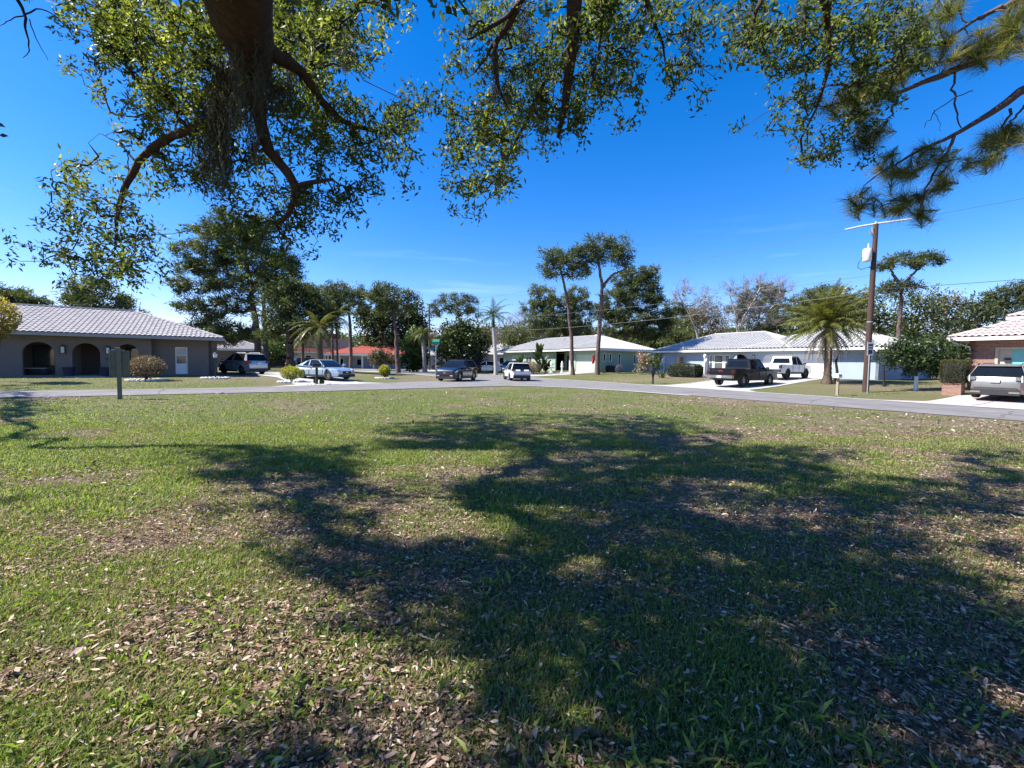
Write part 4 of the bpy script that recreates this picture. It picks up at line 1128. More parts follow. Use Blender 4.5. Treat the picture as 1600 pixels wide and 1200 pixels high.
# ------------------------------------------------------------------ palms: every frond is a part
def frond_mesh(name, L_, w, n=26, arch=0.55, up=0.5, vee=0.5):
    """frond leaving the origin along +x, rising by `up` then arching down"""
    V = []; F = []; T = []
    def pt(t):
        return Vector((L_*t*(1-0.12*t), 0, L_*(up*t-arch*t*t)))
    for i in range(n):
        t = 0.12+0.88*i/(n-1)
        p = pt(t); d = (pt(min(t+0.03, 1.03))-p).normalized()
        ll = w*(math.sin(math.pi*min(1, 0.15+0.85*t))**0.6)*(0.55+0.45*(1-t))*rnd.uniform(0.85, 1.1)
        for s in (-1, 1):
            side = Vector((0.45, s, -vee*0.5+rnd.uniform(-0.2, 0.2))).normalized()
            q = p+side*ll+Vector((0, 0, -ll*0.35)); mid = p+side*ll*0.5
            wd = d*(L_/n*0.55)
            o = len(V); V += [p-wd*0.5, p+wd*0.5, mid+wd*0.45, mid-wd*0.45, q]
            F += [(o, o+1, o+2, o+3), (o+3, o+2, o+4)]; c = 0.45+rnd.uniform(-0.25, 0.3); T += [c, c]
    k = 8
    for i in range(k):
        a_, b_ = pt(i/k), pt((i+1)/k); o = len(V); r = 0.03*(1-i/k)+0.008
        V += [a_+Vector((0, r, 0)), a_-Vector((0, r, 0)), b_-Vector((0, r, 0)), b_+Vector((0, r, 0)), a_-Vector((0, 0, r*1.4)), b_-Vector((0, 0, r*1.4))]
        F += [(o, o+1, o+2, o+3), (o, o+3, o+5, o+4), (o+1, o+4, o+5, o+2)]; T += [0.85]*3
    me = bpy.data.meshes.new(name); me.from_pydata([tuple(v) for v in V], [], F); me.update()
    at2 = me.attributes.new('tint', 'FLOAT', 'FACE'); at2.data.foreach_set('value', np.clip(np.array(T), 0, 1).astype(np.float32))
    return me

def palm(name, base, top, tr, label, L_=2.6, w=0.5, nf=44, el=(-0.9, 1.25), leafm='frond', trunkm='palm_trunk', flare=1.4, dead=0, arch=0.55, shaft=False, vee=0.5, up=0.35):
    base = np.array(base, float); top = np.array(top, float)
    root = empty(name, base, 0, label=label, cat='palm tree')
    T = top-base
    k = 26
    pts = []; rad = []
    for i in range(k+1):
        t = i/k
        pts.append(T*t+np.array([0, 0, 0 if i else -0.15]) + np.array([math.sin(t*3)*0.05, 0, 0]))
        rad.append(tr*(1+(flare-1)*max(0, 1-t*6))*(1.0+(0.07 if i % 2 else -0.05)*(0 if shaft else 1))*(1-0.12*t))
    MB().tube(pts, rad, 12).build('trunk', MT[trunkm], root, 50)
    if shaft: MB().tube([T, T+np.array([0, 0, 0.9]), T+np.array([0, 0, 1.5])], [tr*0.75, tr*0.7, tr*0.35], 10).build('crownshaft', MT['frond_royal'], root, 50); T = T+np.array([0, 0, 1.4])
    ms = [frond_mesh('frond', L_*s_, w*s_, 26, a_, up, vee) for s_, a_ in ((1.0, arch), (0.9, arch*1.2), (1.08, arch*0.85))]
    for m_ in ms: m_.materials.append(MT[leafm])
    for i in range(nf):
        t = (i+0.5)/nf
        e = el[1]-(el[1]-el[0])*t**0.85+rnd.uniform(-0.1, 0.1)
        az = i*2.39996+rnd.uniform(-0.15, 0.15)
        o = bpy.data.objects.new('frond', ms[i % 3]); COL.objects.link(o); o.parent = root
        o.location = tuple(T); o.rotation_euler = (rnd.uniform(-0.3, 0.3), -e, az)
    if dead:
        dm = frond_mesh('dead_frond', L_*0.85, w*0.5, 20, 0.5, 0.3, 1.2); dm.materials.append(MT['dead_frond'])
        for i in range(dead):
            o = bpy.data.objects.new('dead_frond', dm); COL.objects.link(o); o.parent = root
            o.location = tuple(T-np.array([0, 0, 0.25])); o.rotation_euler = (rnd.uniform(-0.4, 0.4), 0.95+rnd.uniform(-0.15, 0.4), i*2.4)
    return root

pb = gnd(1292, 600); D = pb[1]
palm('date_palm', pb, at(1294, 508, D), 0.25, 'full date palm with drooping brown skirt beside the utility pole', 3.5, 0.62, 80, (-0.50, 1.42), dead=18, flare=1.4, arch=0.44, up=0.36)
p = gx(1302, D+0.6)
MB().tube([p+np.array([0, 0, -0.1]), p+np.array([0.25, 0, 0.8]), p+np.array([0.1, 0, 1.6]), p+np.array([0.5, 0.1, 2.4])], [0.11, 0.09, 0.08, 0.06], 8).build('young_palm_stem', MT['palm_trunk'], None, 50,
      label='thin leaning palm stem right against the date palm trunk', cat='palm tree')
pb = gx(775, 54)
palm('royal_palm', pb, at(771, 512, 54), 0.24, 'royal palm with smooth pale trunk left of the green house', 3.1, 0.55, 18, (-0.45, 1.3), 'frond_royal', 'royal_trunk', 1.25, shaft=True, arch=0.8, up=0.45)
pb = gx(501, 44)
palm('queen_palm', pb, at(498, 512, 44), 0.27, 'shaggy dark palm behind the pale blue coupe', 3.1, 0.6, 30, (-0.9, 1.1), 'frond', 'palm_trunk', 1.3, dead=8, arch=0.75)
pb = gx(528, 47)
palm('queen_palm', pb, at(524, 496, 47), 0.11, 'slender palm with thin trunk left of the red roof', 2.8, 0.6, 20, (-0.8, 1.2), 'frond', 'palm_trunk', 1.2, arch=0.8)
pb = gx(664, 60)
palm('cabbage_palm', pb, at(660, 520, 60), 0.28, 'cabbage palm with grey droopy head left of the street sign', 1.8, 0.6, 30, (-1.0, 1.0), 'olive_leaf', 'bark_grey', 1.3, arch=0.8)
pb = gx(472, 56)
palm('queen_palm', pb, at(473, 530, 56), 0.18, 'short palm in shade behind the dense dark pine', 2.0, 0.5, 22, (-0.8, 1.2), 'frond', 'palm_trunk', 1.2, arch=0.8)

# --- garden plants built leaf by leaf
def small_shrub(name, px, py, rx, ry, label, lm, ln=0.07, n=2600, cat='shrub', stem=0.12, wd=None, D=None):
    """domed shrub whose foot is at (px, py)"""
    p = gnd(px, py) if D is None else gx(px, D)
    s = p[1]/FPX; st = math.sqrt(1+((px-800)/FPX)**2)
    a_, h = rx*s/st, 2*ry*s
    root = empty(name, p, 0, label=label, cat=cat)
    g = MB()
    for k in range(7):
        t = 2*math.pi*k/7
        g.tube([(0, 0, -0.05), (math.cos(t)*a_*0.2, math.sin(t)*a_*0.2, stem+h*0.2), (math.cos(t)*a_*0.6, math.sin(t)*a_*0.6, stem+h*0.55)], [0.025, 0.018, 0.008], 5)
    g.build('stem', MT['bark_dark'], root)
    d = rdir(n); r = rng.random(n)**0.28
    lump = 0.62+0.62*fbm(d[:, 0]*2.2+9+px, d[:, 1]*2.2+d[:, 2]*2.4, 5, 3)
    P = d*(r*lump)[:, None]*np.array([a_, a_, h/2])+np.array([0, 0, stem+h/2])
    P[:, 2] = np.maximum(P[:, 2], stem*0.6)
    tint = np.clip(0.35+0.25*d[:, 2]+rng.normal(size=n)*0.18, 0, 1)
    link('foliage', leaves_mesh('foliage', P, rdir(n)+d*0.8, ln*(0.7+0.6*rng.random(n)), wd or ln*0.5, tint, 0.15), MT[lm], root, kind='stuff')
    return root, p, a_

def edging(p, r, label, n=None):
    """ring of white stones"""
    root = empty('stone_edging', p, 0, label=label, cat='garden edging')
    n = n or int(2*math.pi*r/0.24)
    me = None
    for k in range(n):
        t = 2*math.pi*k/n
        if me is None:
            mb = MB().lathe([(0.06, -0.05), (0.13, 0.0), (0.125, 0.06), (0.07, 0.09)], 7)
            o = mb.build('stone', MT['stone_white'], root); me = o.data
        else:
            o = bpy.data.objects.new('stone', me); COL.objects.link(o); o.parent = root
        o.location = (math.cos(t)*r, math.sin(t)*r, 0.0); o.rotation_euler = (0, 0, rnd.uniform(0, 6)); o.scale = (rnd.uniform(0.8, 1.2), rnd.uniform(0.7, 1.0), rnd.uniform(0.8, 1.1))
    MB().lathe([(r-0.05, -0.05), (r-0.05, 0.02)], 20).build('mulch_bed', MT['mulch'], root)

_, p, a_ = small_shrub('red_shrub', 229, 594, 31, 17.5, 'loose bronze red shrub ringed with white stones before the taupe house', 'red_leaf', 0.10, 3200)
edging(p, a_*1.0, 'white stone ring round the bronze red shrub')
_, p, a_ = small_shrub('yellow_shrub', 456, 597, 18, 11.5, 'round yellow green shrub left of the pale blue coupe', 'yellow_leaf', 0.09, 2600)
edging(p, a_*1.15, 'white stone ring round the yellow shrub beside the coupe')
_, p, a_ = small_shrub('yellow_shrub', 601, 591, 10, 9.5, 'small upright yellow shrub on the corner lawn', 'yellow_leaf', 0.12, 1300)
edging(p, a_*1.3, 'white stone ring round the small corner shrub')
p = gnd(337, 591); edging(p, 0.75, 'white stone ring round the small garden lamp post')
p = gnd(496, 601); edging(p, 0.7, 'white stone ring round the black mailbox post by the side road')
small_shrub('low_plant', 493, 600, 3.2, 4, 'low dark plant left of the black mailbox post', 'dark_leaf', 0.08, 400, 'plant', 0.03)
small_shrub('low_plant', 503, 601, 3.4, 3.5, 'low dark plant right of the black mailbox post', 'dark_leaf', 0.08, 400, 'plant', 0.03)
small_shrub('pink_flower_shrub', 833, 584, 12, 8.5, 'pinkish flowering shrub at the edge of the green house lawn', 'pink_flower', 0.16, 1500)
small_shrub('bare_shrub', 967, 584, 5, 6.5, 'small whitish bare shrub against the green house side wall', 'grey_twig', 0.22, 420, wd=0.02)
small_shrub('pine_foot_shrub', 943, 583, 4, 2.6, 'tiny dark plant at the foot of the tallest pine', 'dark_leaf', 0.1, 300, 'plant', 0.03)
small_shrub('croton_tree', -4, 596, 44, 34, 'gold tipped leafy shrub tree at the left edge before the taupe house', 'gold_leaf', 0.13, 3800, 'shrub', 2.3)

# clipped hedge before the blue house, box hedge on the brick planter
def hedge(name, cx, cy, cz, lx_, ly_, lz, rz, label, lm, ln=0.09, n=5000, r=0.35):
    root = empty(name, (cx, cy, cz), rz, label=label, cat='hedge')
    d = rdir(n); q = d/np.max(np.abs(d), axis=1, keepdims=True)
    q = q*(1-r)+d*r*1.05
    q = q*(0.93+0.07*rng.random((n, 1)))*np.array([lx_/2, ly_/2, lz/2])
    wob = 1+0.07*(fbm(q[:, 0]*1.7, q[:, 1]*1.7+q[:, 2]*2, 9, 2)-0.5)
    q = q*wob[:, None]+np.array([0, 0, lz/2])
    q[:, 2] = np.maximum(q[:, 2], 0.02)
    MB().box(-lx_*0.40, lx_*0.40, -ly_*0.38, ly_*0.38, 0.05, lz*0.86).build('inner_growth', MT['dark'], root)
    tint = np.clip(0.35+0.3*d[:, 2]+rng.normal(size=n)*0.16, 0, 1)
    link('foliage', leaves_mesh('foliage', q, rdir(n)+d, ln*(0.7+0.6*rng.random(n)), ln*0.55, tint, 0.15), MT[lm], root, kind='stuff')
    return root
pa = gnd(1046, 588); pb_ = gnd(1096, 590)
c = (pa+pb_)/2; ln_ = np.linalg.norm(pb_-pa)
hedge('clipped_hedge', c[0], c[1], c[2], ln_, 1.5, 1.25, math.atan2(pb_[1]-pa[1], pb_[0]-pa[0]), 'long clipped green hedge below the blue house window', 'dark_leaf', 0.11, 7000, 0.5)
p = gnd(1489, 617)
BP = empty('brick_planter', p, AU, label='low red brick planter holding the box hedge by the pink drive', cat='planter')
bw = 0.74
bx(BP, 'brick_base', 'brick', -bw/2, bw/2, -bw/2, bw/2, -0.1, 0.60)
bx(BP, 'cap', 'brick', -bw/2-0.02, bw/2+0.02, -bw/2-0.02, bw/2+0.02, 0.60, 0.65)
bx(BP, 'soil', 'mulch', -bw/2+0.12, bw/2-0.12, -bw/2+0.12, bw/2-0.12, 0.65, 0.67)
hedge('box_hedge', p[0], p[1], p[2]+0.66, 1.02, 0.98, 1.22, AU, 'square clipped brownish hedge growing on the brick planter', 'hedge_brown', 0.05, 9000, 0.12)

# small spreading tree on the right lawn
pt = gnd(1432, 610); D = pt[1]
mg = tree('magnolia_tree', D, [(1431, 600), (1432, 580), (1430, 565)],
     [(1400, 552, 24, 9), (1430, 540, 26, 11), (1462, 538, 24, 10), (1488, 552, 18, 8), (1430, 562, 34, 10), (1468, 560, 26, 9), (1392, 565, 14, 7), (1412, 545, 22, 10), (1446, 574, 16, 6)],
     'low spreading glossy leaved tree with painted white trunk', 'leaf', 24, 0.075, 'magnolia_leaf', 'bark_dark', ln=0.19, wd=0.09, nl=22, cr=0.20)
MB().tube([(0, 0, -0.05), (0.0, 0, 0.35), (-0.01, 0, 0.85)], [0.125, 0.095, 0.085], 10).build('painted_foot', MT['white'], mg, 50)

# large leaved plants before the green house (each leaf a part)
def big_leaf(name, L_, w):
    mb = MB(); k = 5; vs = []; fs = []
    for i in range(k+1):
        t = i/k; ww = w*math.sin(math.pi*(0.08+0.87*t))**0.7*0.5
        z = L_*(t*0.98); x = L_*0.35*t*t
        vs += [(x, -ww, z), (x-0.05*w, 0, z), (x, ww, z)]
    for i in range(k):
        a_ = i*3
        fs += [(a_, a_+1, a_+4, a_+3), (a_+1, a_+2, a_+5, a_+4)]
    me = bpy.data.meshes.new(name); me.from_pydata(vs, [], fs); me.update()
    at2 = me.attributes.new('tint', 'FLOAT', 'FACE'); at2.data.foreach_set('value', [rnd.uniform(0.2, 0.6) for _ in fs])
    return me
lm_ = big_leaf('leaf', 1.5, 0.42); lm_.materials.append(MT['dark_leaf'])
lm2 = big_leaf('leaf', 1.0, 0.10); lm2.materials.append(MT['frond_royal'])
def plant(px, D, h, n, sc, label, me_, name='bird_of_paradise'):
    p = gx(px, D); root = empty(name, p, 0, label=label, cat='plant')
    for i in range(n):
        az = rnd.uniform(0, 6.28); z = h*rnd.random()
        o = bpy.data.objects.new('leaf', me_); COL.objects.link(o); o.parent = root
        o.location = (math.cos(az)*0.3*rnd.random(), math.sin(az)*0.3*rnd.random(), z)
        o.rotation_euler = (0, rnd.uniform(0.1, 0.75), az); s = sc*rnd.uniform(0.8, 1.2); o.scale = (s, s, s)
    MB().tube([(0, 0, -0.1), (0.05, 0, h*0.6+0.1), (0.02, 0, h+0.2)], [0.10, 0.08, 0.05], 6).build('stem', MT['bark_dark'], root)
plant(842, 58, 2.6, 30, 1.0, 'tallest dark paddle leaved plant before the green house', lm_)
plant(852, 59, 1.6, 22, 0.9, 'dark paddle leaved plant right of the tallest one', lm_)
plant(813, 60, 1.2, 16, 0.9, 'dark paddle leaved plant nearest the white hatchback', lm_)
plant(823, 60, 0.8, 14, 0.8, 'short paddle leaved plant under the green house window', lm_)
plant(1035, 42, 0.02, 22, 0.9, 'spiky blue grey agave beside the clipped hedge', lm2, 'agave_plant')
# ------------------------------------------------------------------ vehicles (local x forward, y left, z up)
def prof_body(L_, gc, axf, axr, R, top):
    """side outline with wheel arch cuts; top = list of (x, z) from the rear to the front"""
    b = []
    xf, xr = axf, axr
    Ra = R+0.055
    def arc(cx):
        z0 = gc+0.02
        a0 = math.asin(max(-1, min(1, (z0-R)/Ra)))
        n = 9
        return [(cx+Ra*math.cos(a0+(math.pi-2*a0)*i/n), R+Ra*math.sin(a0+(math.pi-2*a0)*i/n)) for i in range(n+1)]
    b += [(L_/2-0.10, gc+0.03)]
    b += arc(xf) + arc(xr)
    b += [(-L_/2+0.08, gc+0.06)]
    return b+top

def extrude_side(P, W, taper=0.10, edge=0.07, L_=4.6, shrink=0.045, tumble=0.0, zb=0.6):
    """outline extruded across the width with rounded shoulders and narrowed ends"""
    mb = MB(); n = len(P)
    cx = sum(p[0] for p in P)/n; cz = sum(p[1] for p in P)/n
    sl = [(-W/2, 1-shrink*1.7), (-W/2+edge*0.25, 1-shrink*0.85), (-W/2+edge*0.8, 1-shrink*0.3), (-W/2+edge*1.9, 1.0), (W/2-edge*1.9, 1.0), (W/2-edge*0.8, 1-shrink*0.3), (W/2-edge*0.25, 1-shrink*0.85), (W/2, 1-shrink*1.7)]
    vs = []
    for y, s in sl:
        for x, z in P:
            xx = cx+(x-cx)*(1-(1-s)*0.5); zz = cz+(z-cz)*(s if z > cz else 1)
            k = 1-taper*abs(x/(L_/2))**4
            k *= 1-tumble*max(0, z-zb)
            vs.append((xx, y*k, zz))
    fs = []
    for j in range(len(sl)-1):
        for i in range(n):
            i2 = (i+1) % n
            fs.append((j*n+i, (j+1)*n+i, (j+1)*n+i2, j*n+i2))
    tri = tessellate_polygon([[Vector((x, z, 0)) for x, z in P]])
    m_ = len(sl)-1
    for a_, b_, c in tri:
        nz = (P[b_][0]-P[a_][0])*(P[c][1]-P[a_][1])-(P[b_][1]-P[a_][1])*(P[c][0]-P[a_][0])
        if nz < 0: b_, c = c, b_
        fs.append((a_, b_, c)); fs.append((m_*n+a_, m_*n+c, m_*n+b_))
    mb.add(vs, fs)
    return mb

def fixn(o):
    bm = bmesh.new(); bm.from_mesh(o.data); bmesh.ops.recalc_face_normals(bm, faces=bm.faces); bm.to_mesh(o.data); bm.free()
    o.data.polygons.foreach_set('use_smooth', [True]*len(o.data.polygons)); o.data.set_sharp_from_angle(angle=math.radians(32))
    return o

def wheel(root, x, y, R, w=0.22, rim='rim', rr=0.64):
    s = 1 if y > 0 else -1
    mb = MB(); n = 24
    prof = [(R*0.62, -w/2), (R*0.93, -w/2), (R, -w/2+0.03), (R, w/2-0.03), (R*0.93, w/2), (R*0.62, w/2)]
    vs = []; fs = []
    for r, yy in prof:
        for k in range(n):
            t = 2*math.pi*k/n; vs.append((r*math.cos(t), yy, r*math.sin(t)))
    for i in range(len(prof)-1):
        for k in range(n):
            k2 = (k+1) % n; fs.append((i*n+k, (i+1)*n+k, (i+1)*n+k2, i*n+k2))
    mb.add(vs, fs)
    t_ = mb.build('wheel', MT['rubber'], root); fixn(t_); t_.location = (x, y, R)
    rb = MB(); yo = s*(w/2-0.035)
    c = []
    for k in range(5):
        a_ = 2*math.pi*k/5+0.3
        for da in (-0.22, 0.22):
            c.append((a_+da))
        d = Vector((math.cos(a_), 0, math.sin(a_))); e = Vector((-math.sin(a_), 0, math.cos(a_)))
        r1 = R*rr
        q = [d*0.03-e*0.035, d*0.03+e*0.035, d*r1+e*0.055, d*r1-e*0.055]
        f_ = [p+Vector((0, yo, 0)) for p in q]; b_ = [p+Vector((0, yo-s*0.05, 0)) for p in q]
        rb.add([tuple(p) for p in f_+b_], [(0, 1, 2, 3), (7, 6, 5, 4), (0, 4, 5, 1), (2, 6, 7, 3), (1, 5, 6, 2), (3, 7, 4, 0)])
    vs = []; fs = []
    for r in (R*rr, R*rr-0.03):
        for k in range(n):
            t = 2*math.pi*k/n; vs.append((r*math.cos(t), yo, r*math.sin(t)))
    for k in range(n):
        k2 = (k+1) % n; fs.append((k, k2, n+k2, n+k))
    rb.add(vs, fs)
    rb.build('rim', MT[rim], t_)
    vs = [(R*rr*math.cos(2*math.pi*k/n), yo-s*0.07, R*rr*math.sin(2*math.pi*k/n)) for k in range(n)]
    MB().add(vs, [tuple(range(n))]).build('brake_disc', MT['dark'], t_)

def side_quad(name, mt, root, pts, y, off, th=0.02):
    """thin plate on both flanks; pts (x, z, y_half)"""
    for s in (-1, 1):
        vs = [(x, s*(yy+off), z) for x, z, yy in pts]+[(x, s*(yy+off-th), z) for x, z, yy in pts]
        n = len(pts)
        fs = [tuple(range(n)), tuple(range(2*n-1, n-1, -1))]+[(i, (i+1) % n, n+(i+1) % n, n+i) for i in range(n)]
        fixn(MB().add(vs, fs).build(name, MT[mt], root))

def car(name, loc, head, label, paint, kind='suv', L_=4.6, W=1.86, H=1.68, R=0.36, rim='rim', cat='car', front_y=None, plate='plate', group=None, lower='dark', bed=None, tail='lens_red', badge=None):
    root = empty(name, loc, math.atan2(head[1], head[0]), label=label, cat=cat, group=group)
    axf, axr = L_*0.30, -L_*0.29
    gc = 0.22
    hw = W/2
    if kind == 'suv':
        top = [(-L_/2+0.0, 0.62), (-L_/2+0.03, 0.90), (-L_/2+0.16, H*0.665), (0, H*0.645), (L_*0.20, H*0.64), (L_*0.30, H*0.63), (L_*0.41, H*0.59), (L_/2-0.12, H*0.52), (L_/2, H*0.40), (L_/2-0.01, 0.40)]
        cab = [(-L_/2+0.13, H*0.645), (-L_/2+0.48, H-0.09), (-L_/2+0.8, H-0.03), (-0.1, H-0.0), (L_*0.06, H-0.05), (L_*0.245, H*0.63)]
        doors = [-0.92, -0.02, 0.98]; bp = -0.05
    elif kind == 'coupe':
        top = [(-L_/2, 0.55), (-L_/2+0.02, 0.85), (-L_/2+0.15, H*0.69), (-L_*0.30, H*0.705), (0, H*0.655), (L_*0.18, H*0.64), (L_*0.34, H*0.585), (L_/2-0.15, H*0.50), (L_/2, H*0.40), (L_/2-0.01, 0.35)]
        cab = [(-L_*0.39, H*0.69), (-L_*0.24, H*0.90), (-L_*0.12, H-0.015), (0.0, H-0.01), (L_*0.06, H-0.06), (L_*0.225, H*0.64)]
        doors = [-0.55, 0.85]; bp = -0.60
    elif kind == 'hatch':
        top = [(-L_/2, 0.55), (-L_/2+0.02, 0.85), (-L_/2+0.14, H*0.62), (0, H*0.61), (L_*0.20, H*0.60), (L_*0.32, H*0.56), (L_/2-0.12, H*0.48), (L_/2, H*0.36), (L_/2-0.01, 0.38)]
        cab = [(-L_/2+0.12, H*0.60), (-L_/2+0.48, H-0.07), (-L_/2+0.8, H-0.02), (-0.1, H-0.01), (L_*0.07, H-0.06), (L_*0.24, H*0.59)]
        doors = [-0.9, 0.0, 0.95]; bp = 0
    else:
        top = [(-L_/2, 0.66), (-L_/2, H*0.64), (-0.9, H*0.64), (L_*0.15, H*0.63), (L_*0.21, H*0.635), (L_*0.36, H*0.62), (L_/2-0.12, H*0.57), (L_/2, H*0.45), (L_/2-0.01, 0.46)]
        cab = [(-L_*0.155, H*0.63), (-L_*0.135, H-0.10), (-L_*0.115, H-0.02), (L_*0.07, H-0.015), (L_*0.10, H-0.06), (L_*0.205, H*0.63)]
        doors = [-0.75, 0.25, 1.15]; bp = 0.10; gc = 0.42
    P = prof_body(L_, gc, axf, axr, R, top)
    body = fixn(extrude_side(P, W, 0.17 if kind != 'pickup' else 0.05, 0.10, L_).build('body', MT[paint], root))
    # cabin of glass, narrowing upwards
    zb = cab[0][1]; tb = 0.26 if kind != 'pickup' else 0.17
    cw = W-0.12
    def yc(z): return (cw/2)*(1-tb*max(0, z-zb)/(H-zb)*1.0)
    vs = []
    for s in (-1, 1): vs += [(x, s*yc(z), z-0.0) for x, z in cab]
    n = len(cab)
    fs = [tuple(range(n)), tuple(range(2*n-1, n-1, -1))]+[(i, i+n, (i+1) % n+n, (i+1) % n) for i in range(n)]
    fixn(MB().add(vs, fs).build('windows', MT['glass'], root))
    # roof skin and pillars
    up = [c for c in cab if c[1] > H*0.85]
    vs = []
    for dz in (0.025, -0.045):
        for s in (-1, 1): vs += [(x+(0.0), s*(yc(z)+0.012), z+dz) for x, z in up]
    m_ = len(up); fs = []
    for i in range(m_-1):
        fs += [(i, i+1, m_+i+1, m_+i), (2*m_+i, 3*m_+i, 3*m_+i+1, 2*m_+i+1), (i, 2*m_+i, 2*m_+i+1, i+1), (m_+i, m_+i+1, 3*m_+i+1, 3*m_+i)]
    fs += [(0, m_, 3*m_, 2*m_), (m_-1, 3*m_-1, 4*m_-1, 2*m_-1)]
    fixn(MB().add(vs, fs).build('roof', MT[paint], root))
    def pillar(a_, b_, wa, wb):
        side_quad('pillar', paint, root, [(a_[0]-wa/2, a_[1], yc(a_[1])), (a_[0]+wa/2, a_[1], yc(a_[1])), (b_[0]+wb/2, b_[1], yc(b_[1])), (b_[0]-wb/2, b_[1], yc(b_[1]))], 0, 0.014)
    lo_f, hi_f = cab[-1], up[-1]; lo_r, hi_r = cab[0], up[0]
    pillar((lo_f[0]-0.04, lo_f[1]), (hi_f[0]-0.03, hi_f[1]), 0.10, 0.08)
    if kind in ('suv', 'hatch'): pillar((lo_r[0]+0.22, lo_r[1]), (hi_r[0]+0.10, hi_r[1]-0.02), 0.42, 0.22)
    elif kind == 'coupe': pillar((lo_r[0]+0.25, lo_r[1]), (hi_r[0]+0.10, hi_r[1]), 0.50, 0.14)
    else: pillar((lo_r[0]+0.05, lo_r[1]), (hi_r[0]+0.04, hi_r[1]), 0.10, 0.08)
    pillar((bp, zb), (bp-0.03, H-0.06), 0.08, 0.07)
    if kind == 'pickup':   # painted back of the cab round its window
        zt = H-0.10; x0, x1 = cab[0][0], cab[1][0]
        def bq(ya, za, yb_, zb_):
            xa = x0+(x1-x0)*(za-zb)/(zt-zb)-0.012; xb = x0+(x1-x0)*(zb_-zb)/(zt-zb)-0.012
            return [(xa, ya, za), (xa, yb_, za), (xb, yb_, zb_), (xb, ya, zb_), (xa+0.01, ya, za), (xa+0.01, yb_, za), (xb+0.01, yb_, zb_), (xb+0.01, ya, zb_)]
        mbb = MB(); yb0 = yc(zb); yt = yc(zt); F8 = [(0, 1, 2, 3), (7, 6, 5, 4), (0, 4, 5, 1), (2, 6, 7, 3), (1, 5, 6, 2), (3, 7, 4, 0)]
        mbb.add(bq(-yb0, zb, yb0, zb+0.10), F8); mbb.add(bq(-yt, zt-0.07, yt, zt), F8)
        for s in (-1, 1):
            a8 = bq(s*(yb0-0.16), zb+0.10, s*yb0, zt-0.07)
            a8 = [(x, (y if i % 4 < 2 else y-s*(yb0-yt)*0.85), z) for i, (x, y, z) in enumerate(a8)]
            mbb.add(a8, F8)
        fixn(mbb.build('cab_back', MT[paint], root))
    # underbody, sills, bumpers
    bx(root, 'underbody', 'dark', -L_/2+0.25, L_/2-0.25, -hw+0.25, hw-0.25, gc-0.04, R*2+0.02)
    for s in (-1, 1):
        bx(root, 'side_sill', lower, axr+R+0.1, axf-R-0.1, s*hw-0.03, s*hw+0.012, gc-0.01, gc+0.13)
    if kind != 'pickup':
        bx(root, 'rear_bumper', lower, -L_/2-0.03, -L_/2+0.15, -hw*0.80, hw*0.80, gc+0.0, gc+0.26)
        bx(root, 'front_bumper', lower, L_/2-0.2, L_/2+0.02, -hw*0.80, hw*0.80, gc-0.02, gc+0.18)
    else:
        bx(root, 'rear_bumper', 'chrome' if paint == 'paint_black' else 'dark', -L_/2-0.18, -L_/2+0.05, -hw*0.94, hw*0.94, 0.56, 0.76)
        bx(root, 'front_bumper', 'chrome', L_/2-0.15, L_/2+0.08, -hw*0.9, hw*0.9, 0.42, 0.64)
        bx(root, 'tailgate', paint, -L_/2-0.025, -L_/2+0.02, -hw*0.78, hw*0.78, 0.80, H*0.625)
        bx(root, 'bed_cover', 'rubber' if paint == 'paint_black' else 'dark', -L_/2+0.06, -L_*0.17, -hw+0.14, hw-0.14, H*0.638, H*0.646)
    for x in doors:
        for s in (-1, 1): bx(root, 'door_seam', 'dark', x-0.008, x+0.008, s*(hw)-0.012, s*(hw)+0.004, gc+0.14, zb-0.04)
    for x in doors[1:] if len(doors) > 2 else doors[:1]:
        for s in (-1, 1): bx(root, 'door_handle', 'chrome' if paint != 'paint_black' else 'black_paint', x-0.85 if kind != 'coupe' else x+0.08, x-0.68 if kind != 'coupe' else x+0.25, s*hw-0.01, s*hw+0.03, zb-0.17, zb-0.13)
    for x in (axf, axr):
        for s in (-1, 1): wheel(root, x, s*(hw-0.13), R, 0.23 if kind != 'pickup' else 0.27, rim)
    # lights, mirrors, plate, grille
    zl = top[1][1]
    for s in (-1, 1):
        kf = 0.90 if kind == 'pickup' else 0.82
        if kind == 'pickup':
            bx(root, 'taillight', tail, -L_/2-0.03, -L_/2+0.16, s*hw*0.88-0.085, s*hw*0.88+0.105 if s > 0 else s*hw*0.88+0.085, 0.86, H*0.60)
            bx(root, 'headlight', 'lens_clear', L_/2-0.16, L_/2+0.015, s*hw*0.78-0.14, s*hw*0.78+0.14, H*0.43, H*0.53)
        elif kind == 'coupe':
            bx(root, 'taillight', tail, -L_/2-0.01, -L_/2+0.2, s*hw*0.78-0.12, s*hw*0.78+0.12, 0.62, 0.88)
            fixn(MB().add([(L_/2-0.02, s*hw*0.52, 0.56), (L_/2-0.02, s*hw*0.52, 0.70), (L_/2-0.16, s*hw*0.82, 0.74), (L_/2-0.16, s*hw*0.84, 0.60), (L_/2-0.55, s*hw*0.935, 0.80), (L_/2-0.55, s*hw*0.945, 0.72),
                           (L_/2-0.3, s*hw*0.5, 0.60), (L_/2-0.6, s*hw*0.8, 0.75)],
                          [(0, 1, 2, 3), (3, 2, 4, 5), (0, 3, 5, 7, 6), (1, 6, 7, 4, 2), (0, 6, 1), (4, 7, 5)]).build('headlight', MT['lens_clear'], root))
        else:
